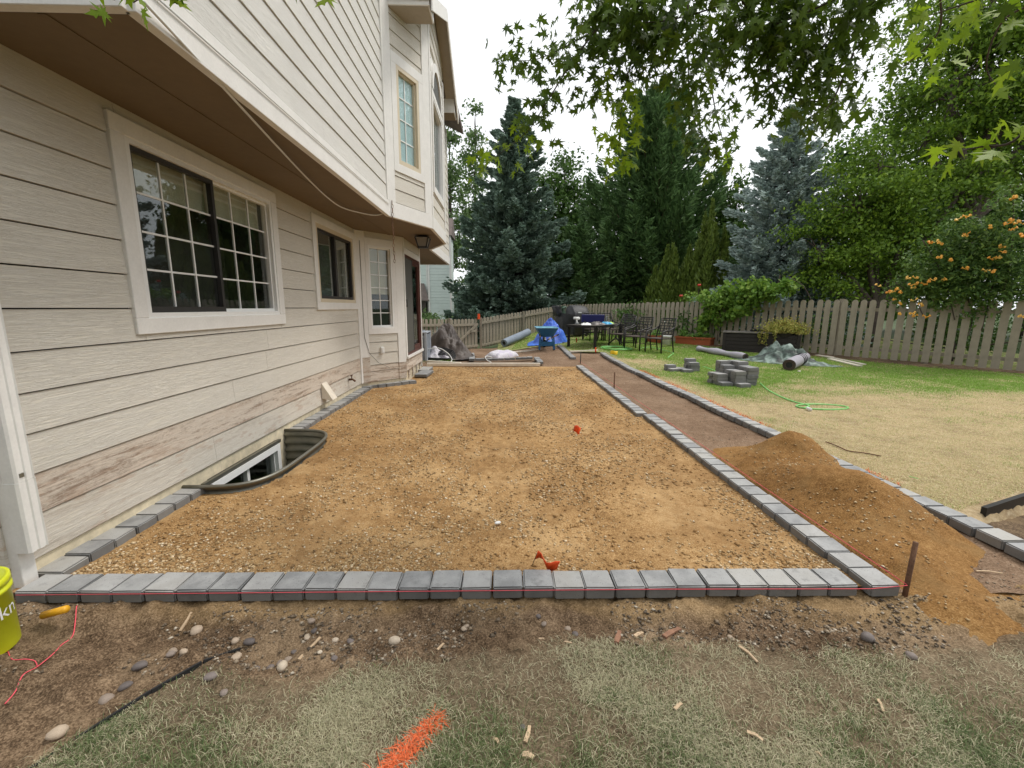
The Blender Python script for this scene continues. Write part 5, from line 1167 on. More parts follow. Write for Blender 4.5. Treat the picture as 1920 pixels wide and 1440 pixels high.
MB().tube([Vector(p)+Vector((0, 0, .004)) for p in o2]+[o2[0]], .012, 6, False).build('tray_rim', MT['barrow_in'], tray)
for s_ in (-1, 1):
    MB().tube([(s_*.14, .85, .30), (s_*.20, .2, .40), (s_*.27, -.35, .50)], .021, 8).build('handle', MT['wood'], wb, True)
    MB().tube([(s_*.27, -.35, .50), (s_*.285, -.5, .525)], .024, 8).build('grip', MT['rubber'], wb, True)
    lg = MB(); lg.bar((s_*.21, .05, .40), (s_*.24, .02, .02), .045, .03, (0, 1, 0)); lg.bar((s_*.24, .02, .02), (s_*.24, .30, .02), .04, .02); lg.bar((s_*.24, .30, .02), (s_*.2, .40, .38), .03, .03, (0, 1, 0)); lg.build('leg', MT['barrow'], wb)
MB().box((0, .04, .20), (.44, .02, .14)).build('leg_plate', MT['barrow'], wb)
for s_ in (-.06, .08): MB().tube([(s_, -.0, .33), (s_, -.02, .40)], .025, 8).build('bracket', MT['plastic_white'], wb)
wl = MB().tube([(-.045, 1.02, .19), (.045, 1.02, .19)], .19, 20).build('wheel', MT['rubber'], wb, False); MB().tube([(-.05, 1.02, .19), (.05, 1.02, .19)], .09, 14).build('rim', MT['barrow'], wl)
fk = MB(); fk.bar((-.14, .85, .30), (-.07, 1.02, .19), .03, .03); fk.bar((.14, .85, .30), (.07, 1.02, .19), .03, .03); fk.build('fork', MT['barrow'], wb)
# --- table
TA, TB, TD = Vector((2.95, 13.6)), Vector((4.30, 15.30)), Vector((2.09, 14.28)); tzz = tz(3.2, 14.5)+.02; an = math.atan2(TB.y-TA.y, TB.x-TA.x); TL, TW = 2.15, 1.08
tb = empty('patio_table', (TA.x, TA.y, tzz), an, 'dark metal patio table strewn with tools and packets', 'table')
MT['tabletop'] = plain('tile_table_top', (.12, .105, .09), .4, .2, 9)
MB().box((TL/2, TW/2, .715), (TL-.04, TW-.04, .02)).build('tabletop', MT['tabletop'], tb, False, .005)
rm = MB(); 
for a, b in (((0, 0), (TL, 0)), ((TL, 0), (TL, TW)), ((TL, TW), (0, TW)), ((0, TW), (0, 0))): rm.bar((a[0], a[1], .69), (b[0], b[1], .69), .05, .07)
rm.build('apron', MT['black'], tb)
for x_, y_ in ((.06, .06), (TL-.06, .06), (.06, TW-.06), (TL-.06, TW-.06)): MB().box((x_, y_, .33), (.075, .075, .66)).build('leg', MT['black'], tb, False, .006)
def on_tb(u, v, z=.727): return (TA.x+u*math.cos(an)-v*math.sin(an), TA.y+u*math.sin(an)+v*math.cos(an), tzz+z)
def clutter(name, u, v, rx, ry, h_, m, label, cat, seed):
    r = np.random.default_rng(seed); nn = 18; g_ = np.linspace(-1, 1, nn); X, Y = np.meshgrid(g_, g_); Z = h_*np.clip(1-X**2, 0, 1)**.5*np.clip(1-Y**2, 0, 1)**.5*(1+.8*fbm(X, Y, 2, 3, seed)); Z[0] = Z[-1] = 0; Z[:, 0] = Z[:, -1] = 0
    V = np.stack([X*rx*(1+.2*fbm(X, Y, 1, 2, seed+2)), Y*ry*(1+.2*fbm(Y, X, 1, 2, seed+3)), np.maximum(Z, .002)], -1).reshape(-1, 3); i = np.arange(nn-1)[None]+np.arange(nn-1)[:, None]*nn
    o = link(name, npmesh(name, V, np.stack([i, i+1, i+1+nn, i+nn], -1).reshape(-1, 4), None, True), None, m, on_tb(u, v), (0, 0, seed)); return tag(o, label, cat)
MT['cyan'] = plain('cyan_plastic_bag', (.05, .35, .60), .4, .3, 8); MT['metaltools'] = plain('heap_of_tools', (.10, .09, .085), .5, .8, 40, metal=.4); MT['greenpack'] = plain('lime_packet', (.35, .62, .08), .5, .1, 9)
clutter('plastic_sack', .35, .55, .16, .34, .07, MT['plastic_white'], 'white plastic sack draped over the near end of the patio table', 'plastic sack', 3)
clutter('tool_heap', .85, .40, .22, .20, .09, MT['metaltools'], 'dark heap of small tools in the middle of the patio table', 'tools', 5)
clutter('plastic_bag', 1.45, .35, .18, .16, .09, MT['cyan'], 'cyan plastic bag near the far end of the patio table', 'plastic bag', 7)
clutter('paper_packet', 1.75, .45, .18, .14, .06, MT['plastic_white'], 'white paper packet beyond the cyan bag on the table', 'packet', 9)
clutter('seed_packet', 1.95, .42, .12, .10, .06, MT['greenpack'], 'lime green packet at the far end of the patio table', 'packet', 11)
jg = empty('drill', on_tb(.30, .86, .73), .5, 'white cordless drill standing on the patio table by the grill', 'drill')
MB().box((0, 0, .03), (.12, .09, .06)).build('battery', MT['greyplastic'], jg, False, .008); MB().bar((0, 0, .05), (-.02, 0, .17), .05, .05, (0, 1, 0)).build('grip', MT['plastic_white'], jg, False, .01); MB().tube([(-.13, 0, .21), (.06, 0, .20), (.10, 0, .20)], [.045, .05, .03], 10).build('motor_body', MT['plastic_white'], jg, True); MB().tube([(.10, 0, .20), (.17, 0, .20)], [.022, .012], 8).build('chuck', MT['black'], jg, True)
# --- navy cooler on a stand behind the table
MT['navy'] = plain('navy_plastic', (.008, .01, .085), .45, .1, 10)
p = at(1112, 596, 16.6); cz_ = tz(p.x, p.y)
cs = empty('cool_box', (p.x, p.y, cz_), -.25, 'navy blue cool box raised on legs behind the patio table', 'cool box')
MB().box((0, 0, .83), (.86, .42, .30)).build('box_body', MT['navy'], cs, False, .02); MB().box((.50, 0, .83), (.05, .30, .20)).build('side_handle', MT['greyplastic'], cs, False, .01)
for x_ in (-.36, .36):
    for y_ in (-.15, .15): MB().box((x_, y_, .34), (.05, .05, .68)).build('leg', MT['black'], cs)
MB().box((0, 0, .30), (.72, .32, .03)).build('shelf', MT['black'], cs)
# --- patio chairs
def make_chair():
    o = empty('patio_chair', (0, 0, 0)); hs = .43; wd_ = .29
    MB().box((0, .0, hs), (.56, .52, .035)).build('seat', MT['chairseat'], o, False, .012)
    for s_ in (-1, 1):
        MB().tube([(s_*wd_, -.25, 0), (s_*wd_, -.25, .35), (s_*wd_, -.24, .62)], .022, 6).build('leg', MT['black'], o, True)
        MB().tube([(s_*wd_, .34, 0), (s_*wd_, .27, .3), (s_*wd_, .24, .45), (s_*(wd_-.01), .32, .75), (s_*(wd_-.03), .42, 1.02)], .020, 6).build('leg', MT['black'], o, True)
        MB().tube(smooth_path([(s_*wd_, -.26, .61), (s_*(wd_+.01), -.10, .66), (s_*(wd_+.01), .1, .68), (s_*wd_, .31, .76)], 4), .021, 6).build('arm', MT['black'], o, True)
    bk_ = MB(); 
    def bp(u, v): return Vector((u*(.265-.02*v), .265+.155*v+.02*v*v, .52+.49*v))
    for i in range(5): bk_.tube([bp(-1+2*(i+.5)/5, j/4) for j in range(5)], .0125, 4)
    for j in range(6): bk_.tube([bp(-1+2*i/6, (j+.4)/6) for i in range(7)], .0125, 4)
    bk_.build('lattice', MT['black'], o)
    MB().tube([bp(-1+2*i/6, 1)+Vector((0, .01, .008)) for i in range(7)], .02, 6).build('top_rail', MT['black'], o, True)
    MB().bar((-wd_, -.24, .22), (-wd_, .28, .22), .018, .018).build('stretcher', MT['black'], o); MB().bar((wd_, -.24, .22), (wd_, .28, .22), .018, .018).build('stretcher', MT['black'], o)
    return o
MT['chairseat'] = plain('woven_chair_seat', (.075, .055, .045), .7, .25, 60); proto = make_chair()
CH = [(4.72, 12.95, 1.0, 'dark metal lattice chair before the terracotta planter, end of its row'), (4.25, 13.55, .95, 'dark metal lattice chair in the middle of the row right of the table'),
      (3.95, 14.35, .9, 'dark metal lattice chair pulled up to the side of the table'), (4.85, 15.6, -.6, 'dark metal lattice chair facing away towards the fence'),
      (4.05, 16.4, -.25, 'dark metal lattice chair at the fence side of the table, beside the cool box'), (3.45, 16.35, -.3, 'dark metal lattice chair mostly hidden behind the cool box')]
for i, (x_, y_, rz, lb) in enumerate(CH):
    o = proto if i == 0 else copy_tree(proto)
    o.location = (x_, y_, tz(x_, y_)+.02); o.rotation_euler = (0, 0, -rz); tag(o, lb, 'chair', 'patio chairs')
# star base of a parasol under the table
ub = empty('parasol_base', (3.95, 15.0, tz(3.95, 15)+.02), 0, 'black four-legged parasol stand on the grass behind the chairs', 'parasol stand')
for k in range(4): MB().tube([(0, 0, .25), (.16*math.cos(k*1.57+.4), .16*math.sin(k*1.57+.4), .14), (.34*math.cos(k*1.57+.4), .34*math.sin(k*1.57+.4), .02)], .02, 6).build('foot', MT['black'], ub, True)
MB().tube([(0, 0, .2), (0, 0, .5)], .025, 8).build('socket', MT['black'], ub)
# --- cooling unit
ac = empty('air_conditioner', (-2.33, 11.55, tz(-2.33, 11.55)-.0), .02, 'grey louvred air conditioning unit behind the bay window', 'air conditioner'); MT['acgrey'] = plain('grey_enamel', (.33, .36, .40), .45, .06, 12, spec=.5)
MB().box((0, 0, .02), (.78, .78, .05)).build('base_pad', MT['concrete'], ac); 
for x_, y_ in ((-.33, -.33), (.33, -.33), (.33, .33), (-.33, .33)): MB().box((x_, y_, .41), (.07, .07, .72)).build('corner_post', MT['acgrey'], ac, False, .01)
for i in range(24):
    z_ = .08+.028*i; MB().box((0, -.345, z_), (.60, .025, .013)).build('louvre', MT['acgrey'], ac); MB().box((.345, 0, z_), (.025, .60, .013)).build('louvre', MT['acgrey'], ac)
MB().box((0, 0, .40), (.62, .62, .66)).build('coil', MT['black'], ac); MB().box((0, 0, .785), (.74, .74, .04)).build('top_panel', MT['acgrey'], ac, False, .012); MB().lathe([(.26, .806), (.26, .83), (.24, .83), (.24, .806)], 20).build('fan_guard', MT['acgrey'], ac)
# --- boards lying along the fence
for k, (a, b, w_, lb) in enumerate([((1545, 671), (1620, 687), .10, 'long pale board lying in the grass along the back fence'), ((1555, 676), (1612, 690), .12, 'second pale board beside the long one along the back fence'), ((1532, 669), (1560, 673), .16, 'short pale offcut by the fence behind the banded roll'), ((1331, 648), (1352, 649), .12, 'pale board end between planter and dark storage box')]):
    p, q = gt(*a), gt(*b); p.z += .05; q.z += .05; tag(MB().bar(p, q, w_, .025).build('timber_board', MT['palewood'], None), lb, 'board', 'boards by the fence')
tag(MB().box((0, 0, 0), (.10, .04, .02)).build('wood_scrap', MT['palewood'], None, False, 0, gt(1498, 700)+Vector((0, 0, .05)), (0, 0, .7)), 'tiny pale wood scrap on the lawn before the banded roll', 'wood scrap')
# ================================================================== neighbour's house
nh = empty('neighbour_house', (-4.3, 30, 0), 0, 'pale mint lap-sided house beyond the side gate', 'house'); 
def nb(name, a, b, m): o = MB().span(a, b).build(name, MT[m], nh); o.location = (4.3, -30, 0); return o
for i in range(34): nb('siding_board', (-5.0, 29.98-.012*(i % 2), -.4+i*.19), (-3.55, 32, -.4+i*.19+.182), 'mint')
nb('corner_board', (-5.06, 29.94, -.4), (-4.94, 30.1, 6.1), 'trim'); nb('corner_board', (-3.60, 29.94, -.4), (-3.48, 30.1, 6.1), 'trim')
for i in range(30): nb('siding_board', (-9.0, 31.0-.012*(i % 2), -.4+i*.19), (-5.06, 33, -.4+i*.19+.182), 'mint')
nb('gutter', (-9, 30.82, 5.0), (-5.08, 30.98, 5.12), 'trim'); nb('downpipe', (-5.32, 30.88, .0), (-5.24, 30.96, 5.0), 'trim'); nb('wall', (-9.0, 30.2, -.4), (-5.3, 30.7, 1.95), 'brown_cover')
o = MB().add([(-9.2, 30.7, 5.1), (-5.07, 30.7, 5.1), (-5.07, 33.5, 7.2), (-9.2, 33.5, 7.2), (-9.2, 30.7, 5.0), (-5.07, 30.7, 5.0)], [(0, 1, 2, 3), (4, 5, 1, 0)]).build('roof', MT['shingle'], nh); o.location = (4.3, -30, 0)
o = MB().add([(-9.2, 29.9, 1.9), (-5.02, 29.9, 1.9), (-5.5, 30.95, 3.05), (-9.2, 30.95, 3.05), (-9.2, 29.9, 1.82), (-5.02, 29.9, 1.82)], [(0, 1, 2, 3), (4, 5, 1, 0)]).build('porch_roof', MT['shingle'], nh); o.location = (4.3, -30, 0)
o = MB().add([(-5.2, 29.8, 6.1), (-3.4, 29.8, 6.1), (-3.4, 32.2, 6.1), (-5.2, 32.2, 6.1), (-5.2, 31, 7.4), (-3.4, 31, 7.4)], [(0, 1, 5, 4), (2, 3, 4, 5), (1, 2, 5), (3, 0, 4), (3, 2, 1, 0)]).build('roof', MT['shingle'], nh); o.location = (4.3, -30, 0)
# ================================================================== TREES
MT['bark'] = plain('grey_brown_bark', (.085, .066, .052), .9, .3, 14, bstr=.8, bdist=.02)
MT['bark_pine'] = plain('reddish_pine_bark', (.14, .085, .06), .9, .3, 14, bstr=.8, bdist=.02)
MT['lf_spruce'] = leafmat('spruce_needles', [(.05, .095, .065), (.10, .165, .12), (.175, .255, .195), (.28, .37, .30)], .12)
MT['lf_blue'] = leafmat('blue_spruce_needles', [(.15, .205, .19), (.26, .34, .315), (.40, .49, .455), (.53, .63, .585)], .12)
MT['lf_pine'] = leafmat('pine_needles', [(.035, .08, .028), (.07, .145, .05), (.115, .21, .072), (.17, .28, .10)], .15)
MT['lf_arbor'] = leafmat('arborvitae_sprays', [(.045, .085, .014), (.10, .16, .024), (.17, .23, .04)], .2)
MT['lf_poplar'] = leafmat('poplar_leaves', [(.06, .11, .04), (.11, .19, .06), (.17, .26, .09)], .3)
MT['lf_dark'] = leafmat('dark_ash_leaves', [(.025, .065, .016), (.06, .125, .026), (.11, .20, .04)], .3)
MT['lf_maple'] = leafmat('garden_maple_leaves', [(.025, .065, .012), (.06, .14, .018), (.12, .23, .025), (.25, .37, .035)], .35)
MT['lf_young'] = leafmat('young_maple_leaves', [(.13, .23, .012), (.20, .32, .016), (.27, .39, .02)], .5)  # brighter copy of the leaf colour, imitating sprays that catch the light
MT['lf_over'] = leafmat('overhanging_maple_leaves', [(.03, .06, .010), (.05, .10, .012), (.08, .145, .014), (.13, .21, .018)], .33)
def conifer(name, base, H, Rr, label, lm, n_br, tuft, seed, dens=1.0, z0=.4, droop=.28, upturn=.30, prof=.85, bark='bark', asp=.30, wmul=.34, tilt=0.0, cat='tree', flat=.35):
    r = np.random.default_rng(seed); root = empty(name, base, 0, label, cat, 'trees beyond the fence')
    C_, U_, br = [], [], MB()
    br.tube([(0, 0, -.3), (0, 0, H*.4), (0, 0, H*.97)], [H*.016, H*.011, H*.002], 8)
    for i in range(n_br):
        f = (i+.5)/n_br; h = z0 + (H-z0)*(1-(1-f)**.92) if False else z0+(H-z0)*f**1.12
        rad = Rr*max(.03, (1-(h-z0)/(H-z0)))**prof*(.52+.60*r.random()**.8)
        a = i*2.39996+.5*r.random(); d = np.array([math.cos(a), math.sin(a), 0]); pz = np.array([-d[1], d[0], 0])
        rise = tilt + .35*((h-z0)/(H-z0))**2
        m = int(14+rad*58*dens); t_ = .12+.90*r.random(m)**.75; s_ = (r.random(m)*2-1)*wmul*rad*(1.08-t_)
        z_ = (-droop*t_+upturn*t_*t_+rise*t_)*rad + .05*r.standard_normal(m)*rad*flat - .05*np.abs(s_)
        P = d*(t_*rad)[:, None] + pz*s_[:, None] + np.array([0, 0, 1])*(h+z_)[:, None]
        C_.append(P); U_.append(d*(.7+.3*t_)[:, None]+pz*(np.sign(s_)*.75)[:, None]+np.array([0, 0, 1])*(rise-droop*.4+upturn*t_+.25*r.standard_normal(m))[:, None])
        if rad > .5: br.tube([(0, 0, h), tuple(d*rad*.5+np.array([0, 0, h+(-droop*.5+upturn*.25+rise*.5)*rad])), tuple(d*rad*.92+np.array([0, 0, h+(-droop*.92+upturn*.85+rise*.92)*rad]))], [.035*rad**.5, .02*rad**.5, .004], 4, False)
    Cc = np.concatenate(C_); Uu = np.concatenate(U_); n_ = len(Cc); Cc = Cc+.03*r.standard_normal((n_, 3))
    Lg = tuft*(.6+.8*r.random(n_)); Nn = rdir(n_, r)+np.array([0, 0, .5]); V, Fq = kites(Cc, Nn, Uu+.35*rdir(n_, r), Lg, Lg*asp, .1)
    V2, F2 = kites(Cc+.02*rdir(n_, r), np.cross(Nn, Uu), Uu+.5*rdir(n_, r), Lg*.9, Lg*asp*.9, .1)
    br.build('trunk', MT[bark], root, True); link('crown', npmesh('crown', np.concatenate([V, V2]), np.concatenate([Fq, F2+len(V)])), root, MT[lm]); return root
def deciduous(name, base, lobes, label, lm, clumps, per, leaf, seed, trunk_r=.16, spread=.42, bark='bark', cat='tree', asp=.62, fork=.35, trunk_top=None, zsq=.62):
    """lobes: ellipsoids (x, y, z, rx, ry, rz) relative to the base; leaves sit in clumps at the ends of limbs"""
    r = np.random.default_rng(seed); root = empty(name, base, 0, label, cat, 'trees beyond the fence'); tr = MB(); cs = []
    vol = np.array([l[3]*l[4]*l[5] for l in lobes]); ks = np.maximum(3, (clumps*vol/vol.sum()).astype(int))
    zt = trunk_top if trunk_top else min(l[2] for l in lobes); ft = Vector((0, 0, zt*fork*2 if zt*fork*2 < zt else zt))
    tr.tube([(0, 0, -.3), (.02, .01, ft.z*.5), tuple(ft)], [trunk_r*1.15, trunk_r*.95, trunk_r*.8], 8)
    for l, k in zip(lobes, ks):
        c = np.array(l[:3]); e = np.array(l[3:]); hub = Vector(tuple(c-np.array([0, 0, e[2]*.35])))
        md = ft.lerp(hub, .5)+Vector((r.uniform(-.15, .15), r.uniform(-.15, .15), .1*e[2])); tr.tube([tuple(ft-Vector((0, 0, .1))), tuple(md), tuple(hub), tuple(c+np.array([.0, 0, e[2]*.4]))], [trunk_r*.62, trunk_r*.45, trunk_r*.33, trunk_r*.08], 6, False)
        for j in range(k):
            v = rdir(1, r)[0]; q = c + v*e*(.45+.58*r.random()**.6); cs.append(q)
            if j % 2 == 0: tr.tube([tuple(hub.lerp(Vector(tuple(c)), r.random())), tuple((np.array(hub)+q)/2+np.array([0, 0, .15])), tuple(q)], [trunk_r*.16, trunk_r*.10, trunk_r*.03], 4, False)
    cs = np.array(cs); n_ = len(cs)*per; sz = spread*(.6+.8*r.random(len(cs)))
    P = np.repeat(cs, per, 0)+r.standard_normal((n_, 3))*np.repeat(sz, per)[:, None]*np.array([1, 1, zsq])
    tr.build('trunk', MT[bark], root, True); leafy('crown', P, leaf, MT[lm], root, r, .9, asp); return root
def gb(px, Y): p = at(px, 600, Y); return (p.x, Y, tz(p.x, Y)-.05)
# spruce behind the side gate, with a second leader mass
conifer('spruce_tree', gb(962, 24.0), 11.9, 3.95, 'tall grey-green spruce behind the side picket fence', 'lf_spruce', 230, .30, 101, 1.5, .5, .34, .34, .74, asp=.42, wmul=.40, flat=.75)
conifer('pine_tree', gb(1205, 26.5), 12.9, 4.9, 'broad dark green pine behind the middle of the back fence', 'lf_pine', 160, .38, 102, 1.5, 1.0, .02, .50, .55, 'bark_pine', .30, .50, .16, flat=1.6)
conifer('pine_tree', gb(1082, 25.0), 5.6, 2.6, 'low dark green pine filling the gap beside the tall spruce', 'lf_pine', 80, .36, 112, 1.4, .3, .05, .35, .6, 'bark_pine', .22, .44, .08, flat=1.2)
conifer('blue_spruce', gb(1446, 17.6), 8.8, 3.35, 'silver blue spruce behind the fence beyond the storage box', 'lf_blue', 190, .21, 103, 1.9, .2, .30, .34, .72, asp=.42, wmul=.40, flat=.7)
conifer('blue_spruce', gb(1530, 18.2), 3.6, 1.7, 'small silver blue spruce low behind the fence', 'lf_blue', 80, .21, 104, 1.8, .1, .25, .3, .6, wmul=.4)
def column(name, base, H, r0, label, lm, n_, leaf, seed, cat='shrub'):
    """upright evergreen of many feathery spires"""
    r = np.random.default_rng(seed); root = empty(name, base, 0, label, cat, 'trees beyond the fence'); Ps, Us = [], []; tr = MB(); k = 11
    for i in range(k):
        a0 = i*2.4; d0 = r0*.78*math.sqrt(i/k); cx, cy = d0*math.cos(a0), d0*math.sin(a0); hi = H*(1-.42*(d0/r0)**1.2)*(.86+.2*r.random()); m = n_//k
        h = r.random(m)**.85; a = r.random(m)*6.283; rr = r0*.40*np.clip(1-h, 0, 1)**.75*(.3+.8*r.random(m))*(1+.3*np.sin(a*3+h*9))
        Ps.append(np.stack([cx*(1-.25*h)+rr*np.cos(a), cy*(1-.25*h)+rr*np.sin(a), h*hi], 1)); Us.append(np.stack([.4*np.cos(a), .4*np.sin(a), 1+0*a], 1)+.35*rdir(m, r)); tr.tube([(cx*.3, cy*.3, -.2), (cx*.9, cy*.9, hi*.8)], [.05, .01], 5)
    P = np.concatenate(Ps); U = np.concatenate(Us); m = len(P); Lg = leaf*(.5+.9*r.random(m)); V, Fq = kites(P, rdir(m, r), U, Lg, Lg*.34)
    tr.build('trunk', MT['bark'], root); link('crown', npmesh('crown', V, Fq), root, MT[lm]); return root
column('arborvitae', gb(1252, 20.8), 4.2, 1.3, 'yellow-green upright arborvitae behind the fence, the shorter one', 'lf_arbor', 14000, .22, 105)
column('arborvitae', gb(1318, 20.0), 5.6, 1.5, 'yellow-green upright arborvitae behind the fence, the taller one', 'lf_arbor', 18000, .23, 106)
deciduous('poplar_tree', gb(846, 36), [(0, 0, 4.5, 1.1, 1.1, 3.2), (0, 0, 9, 1.2, 1.2, 4.2), (.1, 0, 13.2, .85, .85, 3.0)], 'narrow green poplar just past the corner of the bay', 'lf_poplar', 90, 90, .24, 107, .2, .42)
deciduous('poplar_tree', gb(892, 40), [(0, 0, 6, 1.5, 1.3, 4), (0, 0, 12, 1.4, 1.3, 4.2), (.1, 0, 17, .8, .8, 2.6)], 'taller poplar showing between the bay and the spruce', 'lf_poplar', 90, 90, .26, 108, .2, .45)
deciduous('ash_tree', gb(1050, 33), [(0, 0, 5.5, 2.4, 2, 3.2), (-1.0, 0, 8.6, 1.6, 1.4, 2.4), (1.3, 0, 7.8, 1.6, 1.4, 2.4), (.1, 0, 10.4, 1.1, 1, 1.6)], 'leafy dark ash tree between the spruce and the tall pine', 'lf_dark', 150, 95, .26, 109, .22, .5)
deciduous('ash_tree', gb(1352, 27), [(0, 0, 4.5, 1.6, 1.4, 2.6), (.3, 0, 7.0, 1.2, 1.1, 1.7)], 'small ash crown between the arborvitae and the blue spruce', 'lf_dark', 70, 90, .22, 110, .16, .42)
# big maples on the right
deciduous('garden_maple', gb(1640, 14.6), [(-1.1, 0, 4.9, 1.3, 1.2, 1.3), (.7, .2, 4.6, 1.5, 1.2, 1.2), (-.3, .2, 3.3, 2.2, 1.2, .9), (1.9, .1, 3.2, 1.3, 1.2, 1.0), (-1.9, .4, 3.4, 1.0, 1.0, .9), (2.3, .2, 5.3, 1.2, 1.1, 1.0), (-.4, .2, 6.1, 1.0, .9, .8), (1.3, .3, 2.2, 1.8, 1.0, .6), (-1.4, .3, 2.1, 1.3, .8, .6)], 'mid green garden maple spreading over the back fence beside the trumpet vine', 'lf_maple', 190, 190, .112, 111, .17, .36, zsq=.38)
deciduous('garden_maple', gb(1790, 15.5), [(-1.5, 0, 8.7, 2.0, 1.6, 1.7), (.8, 0, 9.2, 2.2, 1.8, 2.0), (2.8, 0, 7.4, 2.0, 1.6, 2.2), (-.4, .3, 11.3, 2.4, 1.9, 1.9), (3.0, 0, 10.8, 2.2, 1.8, 2.0), (1.3, .5, 6.2, 1.5, 1.2, 1.0), (-2.1, 0, 7.1, 1.1, 1.1, .9)], 'tall garden maple with high open crown at the right of the yard', 'lf_maple', 300, 180, .130, 113, .24, .42, trunk_top=6.5, zsq=.40)
deciduous('ash_tree', gb(1930, 19), [(0, 0, 4.5, 3.0, 2.0, 3.0), (-3.2, .5, 4.2, 2.2, 1.6, 2.6), (2, 0, 9, 3, 2, 3.5)], 'dark ash tree behind the tall maple', 'lf_dark', 190, 90, .21, 114, .25, .5)
deciduous('ash_tree', gb(1740, 23), [(0, 0, 6, 3.0, 2.2, 3.4), (-1.5, 0, 10, 2.4, 1.8, 2.4), (2.4, 0, 10.5, 2.6, 2, 2.6)], 'dark ash tree behind the two garden maples', 'lf_maple', 190, 100, .20, 119, .25, .5)
deciduous('ash_tree', gb(1600, 24), [(0, 0, 5, 2.6, 2, 3.2), (2.6, 0, 5, 2.4, 2, 3.2), (-1.4, 0, 8.0, 1.6, 1.4, 2.0)], 'dark ash tree far behind the blue spruce', 'lf_dark', 150, 90, .25, 115, .25, .52)
deciduous('yard_shrub', gb(800, 21.0), [(0, 0, .9, .75, .6, .8)], 'bright green shrub showing over the fence by the bay', 'lf_poplar', 26, 80, .12, 116, .05, .2, cat='shrub')
deciduous('yard_shrub', (7.6, 15.9, .1), [(0, 0, .9, 1.3, .5, .6), (-1.8, 1.9, .8, 1.2, .5, .6)], 'dark shrubs growing close behind the back fence', 'lf_dark', 60, 80, .11, 117, .04, .25, cat='shrub')
deciduous('yard_shrub', (12.2, 11.4, .0), [(0, 0, 1.0, 1.3, .6, .8), (1.6, -1.4, 1.0, 1.2, .6, .9), (-2.0, 1.9, .7, .9, .5, .6)], 'shaded shrubs behind the fence under the trumpet vine', 'lf_dark', 80, 80, .10, 118, .04, .25, cat='shrub')
dr_ = np.random.default_rng(131); n_ = 26000; X_ = -6+46*dr_.random(n_); Yb = 42+6*dr_.random(n_); top_ = 4.6+2.6*fbm(X_, X_*0, .22, 3, 7)*2
Z_ = top_*dr_.random(n_)**.7
tag(leafy('distant_trees', np.stack([X_, Yb, Z_], 1), .62, MT['lf_dark'], None, dr_, .8, .6), 'dark belt of distant trees behind the gardens', 'trees', kind='stuff')
# --- mulch strip at the foot of the back fence
mA, mB, mN = Vector((7.05, 15.1)), Vector((14.2, 6.6)), 0
md_ = (mB-mA).normalized(); mn_ = Vector((-md_.y, md_.x)); mn_ = mn_ if mn_.dot(-mA) > 0 else -mn_
su = np.linspace(0, (mB-mA).length, 140); sv = np.linspace(-.5, .62, 12); SU, SV = np.meshgrid(su, sv); XW = mA.x+SU*md_.x+SV*mn_.x; YW = mA.y+SU*md_.y+SV*mn_.y
ZW = terrain(XW, YW)+.05+.03*fbm(XW, YW, 3, 3, 66)-.10*sm(.30, .62, SV+.25*fbm(XW, YW, 1.5, 2, 67))
i = np.arange(139)[None]+np.arange(11)[:, None]*140; tag(link('mulch_strip', npmesh('mulch_strip', np.stack([XW, YW, ZW], -1).reshape(-1, 3), np.stack([i, i+1, i+141, i+140], -1).reshape(-1, 4), None, True), None, MT['soil']), kind='structure')
# --- vines on the fence
def pxcloud(lobes, r, Yf, per):
    out = []
    for (cx, cy, rx, ry, k) in lobes:
        q = rdir(k, r)[:, :2]*np.sqrt(r.random((k, 1)))
        for a_, b_ in q:
            X_ = cx+a_*rx; Y_ = cy+b_*ry; out.append(at(X_, Y_, Yf(X_)+r.uniform(-.30, .28)))
    c = np.array([tuple(p) for p in out]); n_ = len(c)*per; return np.repeat(c, per, 0)+r.standard_normal((n_, 3))*.085
def fenceY(px):   # distance of the back fence along the view at an image column
    u = (px-942)/807.0; A_, B_ = (7.05, 15.1), (12.0, 9.25); t_ = (u*A_[1]-A_[0])/((B_[0]-A_[0])-u*(B_[1]-A_[1])); return A_[1]+t_*(B_[1]-A_[1])
vr = np.random.default_rng(201)
tv = empty('trumpet_vine', (11.0, 10.5, .05), 0, 'bushy trumpet vine with orange flowers sprawling over the back fence', 'vine'); tinv = Matrix.Translation((-11.0, -10.5, -.05))
P = pxcloud([(1780, 480, 80, 45, 60), (1860, 450, 70, 60, 70), (1745, 530, 85, 42, 75), (1830, 545, 95, 48, 100), (1900, 510, 60, 80, 70), (1700, 555, 40, 20, 22), (1790, 430, 30, 22, 12), (1890, 380, 40, 30, 12)], vr, fenceY, 34)
o = leafy('foliage', P, .10, MT['lf_trumpet'], tv, vr, .8, .42); o.matrix_parent_inverse = tinv
st = MB()
for cx, cy, dx, dy in ((1790, 600, -60, -150), (1840, 620, 30, -170), (1730, 590, -50, -60), (1880, 560, 20, -190), (1815, 560, 0, 70)):
    p0 = at(cx, cy, fenceY(cx)-.12); p1 = at(cx+dx*.5+8, cy+dy*.55, fenceY(cx+dx*.5)-.05); p2 = at(cx+dx, cy+dy, fenceY(cx+dx)-.2); st.tube(smooth_path([p0, p1, p2], 6), .012, 5)
o = st.build('stem', MT['bark'], tv, True); o.matrix_parent_inverse = tinv
